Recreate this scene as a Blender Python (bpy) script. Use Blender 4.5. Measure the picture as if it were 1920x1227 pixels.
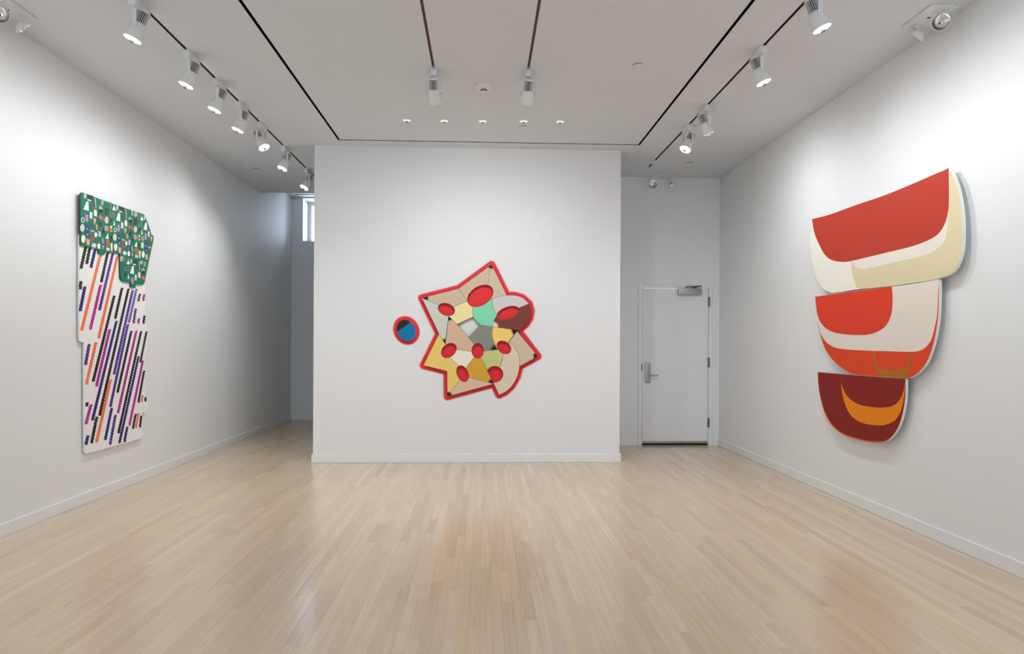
import bpy, bmesh, math, random
from mathutils import Vector, Matrix

# ------------------------------------------------------------------ camera, world, exposure
for o in list(bpy.data.objects):
    bpy.data.objects.remove(o, do_unlink=True)
scene = bpy.context.scene
COL = scene.collection

YAW, ROLL, CYPX, CAMH, FPX = .0429, .0048, 643.19, 1.393, 1280.0
cam_data = bpy.data.cameras.new('camera')
cam_data.sensor_width = 36.0
cam_data.lens = FPX / 1920 * 36.0
cam_data.shift_y = (CYPX - 613.5) / 1920
cam_data.clip_start = .05
cam = bpy.data.objects.new('camera', cam_data)
COL.objects.link(cam)
cam.location = (0, 0, CAMH)
cam.rotation_euler = (Matrix.Rotation(-YAW, 4, 'Z') @ Matrix.Rotation(math.pi / 2, 4, 'X')
                      @ Matrix.Rotation(ROLL, 4, 'Z')).to_euler()
scene.camera = cam

world = bpy.data.worlds.new('sky')
scene.world = world
world.use_nodes = True
bg = world.node_tree.nodes['Background']
bg.inputs[0].default_value = (.72, .87, 1.05, 1)
bg.inputs[1].default_value = 18.0

vs = scene.view_settings
vs.view_transform = 'Standard'
vs.look = 'None'
vs.gamma = 1
vs.use_curve_mapping = False
vs.exposure = 0.12
scene.cycles.sample_clamp_indirect = 60.0
scene.cycles.caustics_reflective = False
scene.cycles.caustics_refractive = False

SPOT_W = 38.0            # watts of one track spotlight

# ------------------------------------------------------------------ room dimensions (metres)
HC = 3.659
XL, XR = -3.396, 3.235
YC, YD, YB = 7.954, 9.22, 12.265
C1, C2 = -1.947, 1.611
YREAR = -3.6
YEDGE = 10.52            # where the main ceiling stops over the corridor
HC2 = 3.962              # corridor ceiling
BB = .095                # baseboard height
T = .015
BW = .0565               # floor strip width


def ray(px, py):
    u, v = px - 960, py - CYPX
    c, s = math.cos(ROLL), math.sin(ROLL)
    u, v = c * u + s * v, -s * u + c * v
    c, s = math.cos(YAW), math.sin(YAW)
    return Vector((c * u + s * FPX, -s * u + c * FPX, -v))


def on_x(px, py, X):
    d = ray(px, py)
    return d * (X / d.x) + Vector((0, 0, CAMH))


def on_y(px, py, Y):
    d = ray(px, py)
    return d * (Y / d.y) + Vector((0, 0, CAMH))


# ------------------------------------------------------------------ material helpers
def lin(c):
    c /= 255.0
    return c / 12.92 if c <= .04045 else ((c + .055) / 1.055) ** 2.4


def rgb(r, g, b, k=1.0):
    return (min(lin(r) * k, .93), min(lin(g) * k, .93), min(lin(b) * k, .93), 1)


MATS = {}


def mat(name, color, rough=.5, metal=0.0, bump=0.0, bscale=200.0, spec=.5, var=0.0, vscale=3.0, emit=None, coat=0.0):
    if name in MATS:
        return MATS[name]
    m = bpy.data.materials.new(name)
    m.use_nodes = True
    nt = m.node_tree
    p = nt.nodes['Principled BSDF']
    p.inputs['Base Color'].default_value = color
    p.inputs['Roughness'].default_value = rough
    p.inputs['Metallic'].default_value = metal
    p.inputs['Specular IOR Level'].default_value = spec
    p.inputs['Coat Weight'].default_value = coat
    tc = nt.nodes.new('ShaderNodeTexCoord')
    if var:
        n = nt.nodes.new('ShaderNodeTexNoise')
        n.inputs['Scale'].default_value = vscale
        n.inputs['Detail'].default_value = 4
        nt.links.new(tc.outputs['Object'], n.inputs['Vector'])
        r = nt.nodes.new('ShaderNodeMapRange')
        r.inputs['To Min'].default_value = 1 - var
        r.inputs['To Max'].default_value = 1 + var
        nt.links.new(n.outputs['Fac'], r.inputs['Value'])
        mx = nt.nodes.new('ShaderNodeVectorMath')
        mx.operation = 'SCALE'
        mx.inputs[0].default_value = color[:3]
        nt.links.new(r.outputs[0], mx.inputs['Scale'])
        nt.links.new(mx.outputs[0], p.inputs['Base Color'])
    if bump:
        n2 = nt.nodes.new('ShaderNodeTexNoise')
        n2.inputs['Scale'].default_value = bscale
        n2.inputs['Detail'].default_value = 2
        nt.links.new(tc.outputs['Object'], n2.inputs['Vector'])
        b = nt.nodes.new('ShaderNodeBump')
        b.inputs['Strength'].default_value = bump
        b.inputs['Distance'].default_value = .002
        nt.links.new(n2.outputs['Fac'], b.inputs['Height'])
        nt.links.new(b.outputs[0], p.inputs['Normal'])
    if emit:
        p.inputs['Emission Color'].default_value = emit[0] + (1,)
        p.inputs['Emission Strength'].default_value = emit[1]
    MATS[name] = m
    return m


M_WALL = mat('wall_paint', (.82, .82, .815, 1), .6, bump=.05, bscale=260, var=.01, vscale=.8, spec=.3)
M_CEIL = mat('ceiling_paint', (.735, .755, .78, 1), .7, bump=.04, bscale=220, var=.012, vscale=.9, spec=.2)
M_BASE = mat('baseboard_paint', (.83, .83, .83, 1), .38, bump=.02, bscale=60, var=.01)
M_DOOR = mat('door_paint', (.82, .82, .82, 1), .4, bump=.03, bscale=150, var=.012, vscale=2)
M_BLACK = mat('black_gap', (.004, .004, .004, 1), .7, bump=.02, spec=.1)
M_RUBBER = mat('black_rubber', (.012, .012, .012, 1), .6, bump=.05)
M_STEEL = mat('satin_steel', (.42, .42, .41, 1), .34, 1.0, bump=.03, bscale=300, var=.05, vscale=30)
M_DSTEEL = mat('dull_steel', (.20, .20, .20, 1), .45, 1.0, bump=.03, bscale=300, var=.05, vscale=30)
M_FIX = mat('white_fixture_enamel', (.80, .80, .79, 1), .35, bump=.02, bscale=300, var=.01, vscale=10)
M_FIN = mat('heat_sink_alloy', (.66, .66, .64, 1), .4, .1, bump=.03, bscale=200, var=.05, vscale=40)
M_CORE = mat('heat_sink_core', (.10, .10, .098, 1), .6, bump=.05, bscale=150)
M_LENS = mat('lit_lens', (.9, .9, .9, 1), .3, bump=.01, emit=((1.0, .97, .92), 14.0))
M_DIM = mat('dimmed_downlight_lens', (.85, .85, .84, 1), .25, bump=.01, emit=((1.0, .98, .95), .45))
M_CAP = mat('glare_cap_grey', (.16, .15, .145, 1), .4, .5, bump=.02)
M_CHROME = mat('lamp_reflector', (.86, .86, .88, 1), .16, 1.0, bump=.15, bscale=90)
M_PLASTIC = mat('white_plastic', (.80, .80, .78, 1), .4, bump=.02, bscale=250, var=.01, vscale=10)
M_TRACK = mat('track_brown', (.075, .062, .056, 1), .45, .3, bump=.04, bscale=120, var=.1, vscale=8)
M_TRACKRED = mat('track_red_brown', (.20, .065, .055, 1), .45, .3, bump=.04, bscale=120, var=.1, vscale=8)
M_WINFRAME = mat('window_frame_paint', (.80, .81, .82, 1), .4, bump=.02, bscale=120)
M_SUB = mat('subfloor', (.22, .16, .10, 1), .8, bump=.2, bscale=40, var=.1)


def glass_mat():
    m = bpy.data.materials.new('window_glass')
    m.use_nodes = True
    nt = m.node_tree
    nt.nodes.clear()
    out = nt.nodes.new('ShaderNodeOutputMaterial')
    mix = nt.nodes.new('ShaderNodeMixShader')
    tr = nt.nodes.new('ShaderNodeBsdfTransparent')
    gl = nt.nodes.new('ShaderNodeBsdfGlossy')
    gl.inputs['Roughness'].default_value = .02
    fr = nt.nodes.new('ShaderNodeFresnel')
    fr.inputs['IOR'].default_value = 1.45
    nt.links.new(fr.outputs[0], mix.inputs[0])
    nt.links.new(tr.outputs[0], mix.inputs[1])
    nt.links.new(gl.outputs[0], mix.inputs[2])
    nt.links.new(mix.outputs[0], out.inputs[0])
    return m


M_GLASS = glass_mat()


def floor_mat():
    m = bpy.data.materials.new('maple_strip_flooring')
    m.use_nodes = True
    nt = m.node_tree
    p = nt.nodes['Principled BSDF']
    at = nt.nodes.new('ShaderNodeAttribute')
    at.attribute_name = 'tone'
    geo = nt.nodes.new('ShaderNodeNewGeometry')
    mp = nt.nodes.new('ShaderNodeMapping')
    mp.inputs['Scale'].default_value = (60, 1.6, 1)
    nt.links.new(geo.outputs['Position'], mp.inputs[0])
    # grain offset by board tone so neighbours differ
    ad = nt.nodes.new('ShaderNodeVectorMath')
    ad.operation = 'ADD'
    sc = nt.nodes.new('ShaderNodeVectorMath')
    sc.operation = 'SCALE'
    sc.inputs['Scale'].default_value = 37
    nt.links.new(at.outputs['Color'], sc.inputs[0])
    nt.links.new(mp.outputs[0], ad.inputs[0])
    nt.links.new(sc.outputs[0], ad.inputs[1])
    n = nt.nodes.new('ShaderNodeTexNoise')
    n.inputs['Scale'].default_value = 1.0
    n.inputs['Detail'].default_value = 5
    n.inputs['Roughness'].default_value = .6
    nt.links.new(ad.outputs[0], n.inputs['Vector'])
    r = nt.nodes.new('ShaderNodeMapRange')
    r.inputs['From Min'].default_value = .25
    r.inputs['From Max'].default_value = .75
    r.inputs['To Min'].default_value = .91
    r.inputs['To Max'].default_value = 1.08
    nt.links.new(n.outputs['Fac'], r.inputs['Value'])
    mul = nt.nodes.new('ShaderNodeVectorMath')
    mul.operation = 'SCALE'
    nt.links.new(at.outputs['Color'], mul.inputs[0])
    nt.links.new(r.outputs[0], mul.inputs['Scale'])
    nt.links.new(mul.outputs[0], p.inputs['Base Color'])
    # worn satin varnish
    n2 = nt.nodes.new('ShaderNodeTexNoise')
    n2.inputs['Scale'].default_value = 2.2
    n2.inputs['Detail'].default_value = 6
    nt.links.new(geo.outputs['Position'], n2.inputs['Vector'])
    r2 = nt.nodes.new('ShaderNodeMapRange')
    r2.inputs['From Min'].default_value = .3
    r2.inputs['From Max'].default_value = .7
    r2.inputs['To Min'].default_value = .16
    r2.inputs['To Max'].default_value = .22
    nt.links.new(n2.outputs['Fac'], r2.inputs['Value'])
    nt.links.new(r2.outputs[0], p.inputs['Roughness'])
    b = nt.nodes.new('ShaderNodeBump')
    b.inputs['Strength'].default_value = .06
    b.inputs['Distance'].default_value = .002
    nt.links.new(n.outputs['Fac'], b.inputs['Height'])
    # every strip is slightly crowned across its width
    sx = nt.nodes.new('ShaderNodeSeparateXYZ')
    nt.links.new(geo.outputs['Position'], sx.inputs[0])
    def mth(op, a, v):
        q = nt.nodes.new('ShaderNodeMath')
        q.operation = op
        nt.links.new(a, q.inputs[0])
        q.inputs[1].default_value = v
        return q.outputs[0]
    f = mth('FRACT', mth('MULTIPLY', mth('SUBTRACT', sx.outputs['X'], XL), 1 / BW), 0)
    f = mth('SUBTRACT', f, .5)
    f = mth('MULTIPLY', mth('POWER', mth('ABSOLUTE', f, 0), 2), -4)
    cr = nt.nodes.new('ShaderNodeBump')
    cr.inputs['Strength'].default_value = 1
    cr.inputs['Distance'].default_value = .00014
    nt.links.new(f, cr.inputs['Height'])
    nt.links.new(b.outputs[0], cr.inputs['Normal'])
    nt.links.new(cr.outputs[0], p.inputs['Normal'])
    p.inputs['Specular IOR Level'].default_value = .6
    return m


M_FLOOR = floor_mat()

# ------------------------------------------------------------------ mesh helpers


def bm_box(bm, x0, x1, y0, y1, z0, z1, bevel=0.0, seg=1):
    vs_ = [bm.verts.new(c) for c in ((x0, y0, z0), (x1, y0, z0), (x1, y1, z0), (x0, y1, z0),
                                     (x0, y0, z1), (x1, y0, z1), (x1, y1, z1), (x0, y1, z1))]
    fs = [bm.faces.new([vs_[i] for i in f]) for f in
          ((3, 2, 1, 0), (4, 5, 6, 7), (0, 1, 5, 4), (1, 2, 6, 5), (2, 3, 7, 6), (3, 0, 4, 7))]
    if bevel:
        es = list({e for f in fs for e in f.edges})
        bmesh.ops.bevel(bm, geom=es, offset=bevel, segments=seg, affect='EDGES', profile=.6)
    return vs_


def box(x0, x1, y0, y1, z0, z1, bevel=0.0, seg=1):
    bm = bmesh.new()
    bm_box(bm, x0, x1, y0, y1, z0, z1, bevel, seg)
    return bm


def bm_lathe(bm, prof, M, n=28, cap0=True, cap1=True):
    """prof: list of (radius, z); M places it"""
    rings = []
    for r, z in prof:
        rings.append([bm.verts.new(M @ Vector((r * math.cos(2 * math.pi * i / n), r * math.sin(2 * math.pi * i / n), z)))
                      for i in range(n)])
    for a, b in zip(rings, rings[1:]):
        for i in range(n):
            j = (i + 1) % n
            bm.faces.new((a[i], a[j], b[j], b[i]))
    if cap0:
        bm.faces.new(rings[0][::-1])
    if cap1:
        bm.faces.new(rings[-1])


def bm_tube(bm, a, b, r, n=10):
    a, b = Vector(a), Vector(b)
    q = (b - a).to_track_quat('Z', 'Y').to_matrix().to_4x4()
    bm_lathe(bm, [(r, 0), (r, (b - a).length)], Matrix.Translation(a) @ q, n)


def root_of(o):
    while o.parent:
        o = o.parent
    return o


def obj(name, bm, m, parent=None, smooth=False, fixn=True):
    """bm in world coordinates; a child is stored relative to the base of its thing"""
    if fixn:
        bmesh.ops.recalc_face_normals(bm, faces=bm.faces)
    if parent:
        bm.transform(Matrix.Translation(-root_of(parent).location))
    me = bpy.data.meshes.new(name)
    bm.to_mesh(me)
    bm.free()
    for mm in (m if isinstance(m, (list, tuple)) else [m]):
        me.materials.append(mm)
    if smooth:
        for p in me.polygons:
            p.use_smooth = True
        try:
            me.set_sharp_from_angle(angle=math.radians(38))
        except Exception:
            pass
    o = bpy.data.objects.new(name, me)
    COL.objects.link(o)
    if parent:
        o.parent = parent
    return o


def tag(o, label=None, cat=None, group=None, kind=None):
    if label:
        o['label'] = label
    if cat:
        o['category'] = cat
    if group:
        o['group'] = group
    if kind:
        o['kind'] = kind
    return o


def thing(name, label, cat, loc, group=None, kind=None):
    o = bpy.data.objects.new(name, None)
    COL.objects.link(o)
    o.location = loc
    o.empty_display_size = .05
    return tag(o, label, cat, group, kind)


def struct(name, bm, m, label, cat, parent=None):
    o = obj(name, bm, m, parent)
    return tag(o, label, cat, None, 'structure')


def smooth_loop(pts, sub=6, corner=38):
    """closed loop through pts, Catmull-Rom except at sharp corners"""
    n = len(pts)
    P = [Vector(p) for p in pts]
    isc = []
    for i in range(n):
        a = (P[i] - P[i - 1])
        b = (P[(i + 1) % n] - P[i])
        isc.append(a.length < 1e-9 or b.length < 1e-9 or math.degrees(a.angle(b)) > corner)
    out = []
    for i in range(n):
        j = (i + 1) % n
        p1, p2 = P[i], P[j]
        p0 = P[i - 1] if not isc[i] else p1 - (p2 - p1) * .5
        p3 = P[(j + 1) % n] if not isc[j] else p2 + (p2 - p1) * .5
        if isc[i] and isc[j]:
            out.append(p1)
            continue
        l1, l0, l2 = (p2 - p1).length, max((p1 - p0).length, 1e-6), max((p3 - p2).length, 1e-6)
        m1 = (p2 - p0) / (l0 + l1) * l1
        m2 = (p3 - p1) / (l1 + l2) * l1
        for k in range(sub):
            t = k / sub
            t2, t3 = t * t, t * t * t
            out.append(p1 * (2 * t3 - 3 * t2 + 1) + m1 * (t3 - 2 * t2 + t) + p2 * (-2 * t3 + 3 * t2) + m2 * (t3 - t2))
    return out


def prism(front, back_dir, thick, bevel=0.0):
    """front: loop of Vectors; extruded by thick along back_dir"""
    bm = bmesh.new()
    d = Vector(back_dir) * thick
    a = [bm.verts.new(p) for p in front]
    b = [bm.verts.new(p + d) for p in front]
    f0 = bm.faces.new(a)
    bm.faces.new(b[::-1])
    n = len(a)
    for i in range(n):
        j = (i + 1) % n
        bm.faces.new((a[j], a[i], b[i], b[j]))
    bmesh.ops.recalc_face_normals(bm, faces=bm.faces)
    return bm


# ------------------------------------------------------------------ THE SETTING
# --- floor: subfloor slab and single maple strips
floor = struct('floor', box(XL - .1, XR + .1, YREAR - .1, YB + .1, -.14, -.0195), M_SUB,
               'pale maple strip floor running from the camera to the back walls', 'floor')
rnd = random.Random(11)
boards = []
tones = [tuple(c * .55 + d * .45 for c, d in zip(t_, (.555, .432, .304))) for t_ in [(.560, .435, .305), (.575, .452, .322), (.535, .410, .285), (.590, .462, .335), (.548, .418, .286), (.512, .386, .266), (.566, .446, .318), (.556, .440, .318)]]
nrow = int((XR - XL) / BW) + 1
for i in range(nrow):
    x0 = XL + i * BW
    x1 = min(x0 + BW, XR)
    y = YREAR - rnd.random() * 1.0
    while y < YB:
        L = rnd.uniform(.35, 1.65)
        xm = (x0 + x1) / 2
        a, b = max(y, YREAR), min(y + L, YB if xm < C1 + .06 else YD + .10)
        y += L
        if b - a < .02:
            continue
        t = rnd.choice(tones)
        k = rnd.gauss(1.16, .030)
        if rnd.random() < .05:
            k *= .90
        boards.append((x0, x1, a, b, (t[0] * k, t[1] * k * rnd.uniform(.985, 1.015), t[2] * k * rnd.uniform(.96, 1.04), 1), rnd.uniform(-.00025, .0)))


def seen_area(bd):
    x0, x1, a, b = bd[:4]
    c, s = math.cos(YAW), math.sin(YAW)
    n = 0
    ar = 0
    for k in range(6):
        yy = a + (b - a) * (k + .5) / 6
        xx = (x0 + x1) / 2
        dep = s * xx + c * yy
        if dep < .5:
            continue
        u = 960 + FPX * (c * xx - s * yy) / dep
        v = CYPX + FPX * CAMH / dep
        if 0 < u < 1920 and v < 1227 and not (yy > YC and C1 < xx < C2):
            ar += (x1 - x0) * (b - a) / 6 * FPX * FPX * CAMH / dep ** 3
    return ar


def bm_board(bm, bd, lay):
    x0, x1, a, b, colr, dz = bd
    g, c = .00012, .0003
    x0 += g; x1 -= g; a += g; b -= g
    z = dz
    top = [bm.verts.new(p) for p in ((x0 + c, a + c, z), (x1 - c, a + c, z), (x1 - c, b - c, z), (x0 + c, b - c, z))]
    mid = [bm.verts.new(p) for p in ((x0, a, z - c), (x1, a, z - c), (x1, b, z - c), (x0, b, z - c))]
    bot = [bm.verts.new(p) for p in ((x0, a, -.0193), (x1, a, -.0193), (x1, b, -.0193), (x0, b, -.0193))]
    bm.faces.new(top)
    for i in range(4):
        j = (i + 1) % 4
        bm.faces.new((mid[i], mid[j], top[j], top[i]))
        bm.faces.new((bot[i], bot[j], mid[j], mid[i]))
    for v in top + mid + bot:
        v[lay] = colr


boards.sort(key=seen_area, reverse=True)
for bd in boards[:300]:
    bm = bmesh.new()
    lay = bm.verts.layers.float_color.new('tone')
    bm_board(bm, bd, lay)
    obj('floorboard', bm, M_FLOOR, floor, fixn=False)
bm = bmesh.new()
lay = bm.verts.layers.float_color.new('tone')
for bd in boards[300:]:
    bm_board(bm, bd, lay)
tag(obj('floorboards', bm, M_FLOOR, floor, fixn=False), kind='stuff')

# --- walls
struct('wall_left', box(XL - .16, XL, YREAR - .2, YB + .5, 0, 4.25), M_WALL, 'long white left wall with the striped shaped painting', 'wall')
struct('wall_right', box(XR, XR + .16, YREAR - .2, YD + .3, 0, 4.25), M_WALL, 'long white right wall with the red shaped painting', 'wall')
struct('wall_center', box(C1, C2, YC, YB + .5, 0, 4.25), M_WALL, 'freestanding white centre wall with the star shaped piece', 'wall')
DX0, DX1, DZ1 = 2.170, 3.085, 2.152       # door opening
bm = bmesh.new()
bm_box(bm, C2, DX0 - .045, YD, YD + .16, 0, 4.25)
bm_box(bm, DX1 + .045, XR, YD, YD + .16, 0, 4.25)
bm_box(bm, DX0 - .045, DX1 + .045, YD, YD + .16, DZ1 + .045, 4.25)
struct('wall_alcove', bm, M_WALL, 'shaded white wall around the door in the right alcove', 'wall')
WX0, WX1, WZ0, WZ1 = -3.199, -2.80, 3.185, 3.943      # high corridor window
bm = bmesh.new()
bm_box(bm, XL, WX0, YB, YB + .44, 0, 4.25)
bm_box(bm, WX1, C1, YB, YB + .44, 0, 4.25)
bm_box(bm, WX0, WX1, YB, YB + .44, 0, WZ0)
bm_box(bm, WX0, WX1, YB, YB + .44, WZ1, 4.25)
struct('wall_back', bm, M_WALL, 'dim back wall closing the corridor left of the centre wall', 'wall')
# wall behind the camera with an unseen window added to let in daylight
RX0, RX1, RZ0, RZ1 = -1.1, 1.0, .85, 2.45
bm = bmesh.new()
bm_box(bm, XL, RX0, YREAR - .2, YREAR, 0, 4.25)
bm_box(bm, RX1, XR, YREAR - .2, YREAR, 0, 4.25)
bm_box(bm, RX0, RX1, YREAR - .2, YREAR, 0, RZ0)
bm_box(bm, RX0, RX1, YREAR - .2, YREAR, RZ1, 4.25)
struct('wall_front', bm, M_WALL, 'white front wall behind the camera around the added daylight window', 'wall')

# --- ceiling with real slots
SLOT = [(-1.632, -1.607, -2.5, 7.737), (1.758, 1.783, -2.5, 7.720), (-1.632, 1.783, 7.708, 7.733)]
TRK = [(-2.322, -2.298, -2.6, 9.70, 'L'), (2.108, 2.132, -2.6, 8.70, 'R'),
       (-.427, -.405, -2.6, 5.66, 'C'), (.354, .376, -2.6, 5.64, 'C')]
holes = [s[:4] for s in SLOT] + [t[:4] for t in TRK]


def slot_grid(x0, x1, y0, y1, holes, z, up):
    xs = sorted({x0, x1} | {v for h in holes for v in h[:2]})
    ys = sorted({y0, y1} | {min(max(v, y0), y1) for h in holes for v in h[2:4]})
    inside = lambda x, y: any(h[0] < x < h[1] and h[2] < y < h[3] for h in holes)
    bm = bmesh.new()
    V = {}
    def v(i, j, zz):
        k = (i, j, zz)
        if k not in V:
            V[k] = bm.verts.new((xs[i], ys[j], zz))
        return V[k]
    nx, ny = len(xs) - 1, len(ys) - 1
    solid = [[not inside((xs[i] + xs[i + 1]) / 2, (ys[j] + ys[j + 1]) / 2) for j in range(ny)] for i in range(nx)]
    for i in range(nx):
        for j in range(ny):
            if not solid[i][j]:
                continue
            bm.faces.new((v(i, j, z), v(i, j + 1, z), v(i + 1, j + 1, z), v(i + 1, j, z)))
            for di, dj, e in ((-1, 0, ((i, j), (i, j + 1))), (1, 0, ((i + 1, j + 1), (i + 1, j))),
                              (0, -1, ((i + 1, j), (i, j))), (0, 1, ((i, j + 1), (i + 1, j + 1)))):
                a, b = i + di, j + dj
                if 0 <= a < nx and 0 <= b < ny and solid[a][b]:
                    continue
                (p, q), (r_, s_) = e
                bm.faces.new((v(p, q, z), v(p, q, z + up), v(r_, s_, z + up), v(r_, s_, z)))
    return bm


ceil = struct('ceiling', slot_grid(XL, XR, YREAR, YEDGE, holes, HC, .07), M_CEIL,
              'white ceiling with black shadow gaps and recessed lighting tracks', 'ceiling')
bm = bmesh.new()
bm_box(bm, XL - .1, XR + .1, YREAR - .1, YEDGE - .01, HC + .071, HC + .12)
obj('ceiling_backing', bm, M_BLACK, ceil)
bm = bmesh.new()
for s in SLOT[:2]:
    bm_box(bm, s[0] - .001, s[0] + .0005, s[2], s[3], HC + .001, HC + .069)
    bm_box(bm, s[1] - .0005, s[1] + .001, s[2], s[3], HC + .001, HC + .069)
s = SLOT[2]
bm_box(bm, s[0], s[1], s[2] - .001, s[2] + .0005, HC + .001, HC + .069)
bm_box(bm, s[0], s[1], s[3] - .0005, s[3] + .001, HC + .001, HC + .069)
obj('shadow_gap', bm, M_BLACK, ceil)
bm = bmesh.new()
bm_box(bm, XL, C1, YEDGE, YB, HC2, HC2 + .1)
bm_box(bm, XL, C1, YEDGE - .02, YEDGE, HC, HC2 + .1)
hc = struct('trim_1', bm, M_CEIL, 'raised ceiling strip over the end of the left corridor', 'trim')
obj('slot_diffuser', box(-3.28, -2.0, 12.02, 12.06, HC2 - .004, HC2 + .01), M_RUBBER, hc)

# --- baseboards


def baseboard(name, x0, x1, y0, y1, label):
    bm = box(x0, x1, y0, y1, 0, BB, .003)
    struct(name, bm, M_BASE, label, 'baseboard')


baseboard('baseboard_left', XL, XL + T, YREAR, YB, 'white baseboard along the foot of the left wall')
baseboard('baseboard_right', XR - T, XR, YREAR, YD, 'white baseboard along the foot of the right wall')
bm = bmesh.new()
bm_box(bm, C1 - T, C2 + T, YC - T, YC, 0, BB, .003)
bm_box(bm, C1 - T, C1, YC, YB, 0, BB, .003)
bm_box(bm, C2, C2 + T, YC, YD, 0, BB, .003)
struct('baseboard_center', bm, M_BASE, 'white baseboard wrapping the foot of the centre wall', 'baseboard')
baseboard('baseboard_alcove', C2 + T, 2.105, YD - T, YD, 'short white baseboard left of the door')
baseboard('baseboard_back', XL + T, C1 - T, YB - T, YB, 'dim baseboard at the end of the corridor')

# --- windows


def window(name, x0, x1, z0, z1, y, nx, nz, label, fw=.05, fd=.06):
    w = thing(name, label, 'window', ((x0 + x1) / 2, y, z0), kind='structure')
    bm = bmesh.new()
    bm_box(bm, x0, x0 + fw, y, y + fd, z0, z1, .004)
    bm_box(bm, x1 - fw, x1, y, y + fd, z0, z1, .004)
    bm_box(bm, x0 + fw, x1 - fw, y, y + fd, z0, z0 + fw, .004)
    bm_box(bm, x0 + fw, x1 - fw, y, y + fd, z1 - fw, z1, .004)
    obj('window_frame', bm, M_WINFRAME, w)
    mw = .03
    for i in range(1, nx):
        xc = x0 + fw + (x1 - x0 - 2 * fw) * i / nx
        obj('mullion', box(xc - mw / 2, xc + mw / 2, y + .008, y + fd - .008, z0 + fw, z1 - fw, .003), M_WINFRAME, w)
    for i in range(nx):
        for j in range(nz):
            a = x0 + fw + (x1 - x0 - 2 * fw) * i / nx
            b = x0 + fw + (x1 - x0 - 2 * fw) * (i + 1) / nx
            c = z0 + fw + (z1 - z0 - 2 * fw) * j / nz
            d = z0 + fw + (z1 - z0 - 2 * fw) * (j + 1) / nz
            # slim sash and its pane
            bm = bmesh.new()
            sw = .022
            bm_box(bm, a, a + sw, y + .012, y + .04, c, d)
            bm_box(bm, b - sw, b, y + .012, y + .04, c, d)
            bm_box(bm, a + sw, b - sw, y + .012, y + .04, c, c + sw)
            bm_box(bm, a + sw, b - sw, y + .012, y + .04, d - sw, d)
            sash = obj('sash', bm, M_WINFRAME, w)
            obj('pane', box(a + sw, b - sw, y + .022, y + .027, c + sw, d - sw), M_GLASS, sash)
    return w


window('window_1', WX0, WX1, WZ0, WZ1, YB + .38, 1, 1, 'small high daylit window at the end of the left corridor', fw=.034)
window('added_window', RX0, RX1, RZ0, RZ1, YREAR - .14, 2, 1, 'two pane window added in the wall behind the camera as a daylight source')
for nm, cx, cy, cz, w_, h_, flip in (('sky_portal', (WX0 + WX1) / 2, YB + .47, (WZ0 + WZ1) / 2, WX1 - WX0, WZ1 - WZ0, 1),
                                     ('sky_portal', (RX0 + RX1) / 2, YREAR - .22, (RZ0 + RZ1) / 2, RX1 - RX0, RZ1 - RZ0, -1)):
    l = bpy.data.lights.new(nm, 'AREA')
    l.shape = 'RECTANGLE'
    l.size, l.size_y = w_, h_
    l.cycles.is_portal = True
    lo = bpy.data.objects.new(nm, l)
    COL.objects.link(lo)
    lo.location = (cx, cy, cz)
    lo.rotation_euler = (-math.pi / 2 * flip, 0, 0) if flip == 1 else (math.pi / 2, 0, 0)

# --- door
door = thing('door_1', 'closed white flush door with steel lever in the right alcove', 'door', ((DX0 + DX1) / 2, YD, 0), kind='structure')
bm = bmesh.new()
FW = .052
bm_box(bm, DX0 - FW, DX0, YD - .016, YD + .14, 0, DZ1 + FW, .003)
bm_box(bm, DX1, DX1 + FW, YD - .016, YD + .14, 0, DZ1 + FW, .003)
bm_box(bm, DX0, DX1, YD - .016, YD + .14, DZ1, DZ1 + FW, .003)
obj('door_frame', bm, M_DOOR, door)
bm = bmesh.new()
bm_box(bm, DX0, DX0 + .012, YD + .055, YD + .075, 0, DZ1)
bm_box(bm, DX1 - .012, DX1, YD + .055, YD + .075, 0, DZ1)
bm_box(bm, DX0, DX1, YD + .055, YD + .075, DZ1 - .012, DZ1)
obj('door_stop', bm, M_RUBBER, door)
leaf = obj('door_leaf', box(DX0 + .006, DX1 - .004, YD - .004, YD + .042, .033, DZ1 - .005, .002), M_DOOR, door)
obj('door_sweep', box(DX0 + .012, DX1 - .012, YD - .009, YD - .003, .033, .062, .001), M_STEEL, leaf)
for k in range(6):
    bm = bmesh.new()
    x = DX0 + .05 + k * .163
    bm_tube(bm, (x, YD - .011, .047), (x, YD - .008, .047), .004, 8)
    obj('screw', bm, M_DSTEEL, leaf)
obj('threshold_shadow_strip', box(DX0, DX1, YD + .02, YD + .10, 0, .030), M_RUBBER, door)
obj('threshold', box(DX0, DX1, YD - .02, YD + .10, 0.0, .006, .002), M_STEEL, door)
# escutcheon and lever
bm = box(2.209, 2.283, YD - .022, YD - .003, .858, 1.134, .008, 3)
esc = obj('lock_plate', bm, M_STEEL, leaf, True)
bm = bmesh.new()
bm_tube(bm, (2.246, YD - .062, .957), (2.246, YD - .02, .957), .014, 14)
bm_tube(bm, (2.240, YD - .060, .957), (2.381, YD - .060, .960), .0085, 12)
obj('lever_handle', bm, M_STEEL, leaf, True)
obj('strike_plate', box(DX0 - .012, DX0 + .004, YD - .019, YD - .014, 1.02, 1.118, .001), M_DSTEEL, door)
for za, zb in ((1.904, 2.030), (1.072, 1.204), (.254, .380)):
    bm = bmesh.new()
    bm_tube(bm, (DX1 + .003, YD - .022, za), (DX1 + .003, YD - .022, zb), .011, 12)
    bm_box(bm, DX1 - .012, DX1 + .018, YD - .019, YD - .016, za, zb)
    obj('hinge', bm, M_DSTEEL, door, True)
cl = obj('door_closer', box(2.655, 2.972, YD - .062, YD - .004, 2.062, 2.149, .005, 2), M_STEEL, leaf, True)
bm = bmesh.new()
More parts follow.
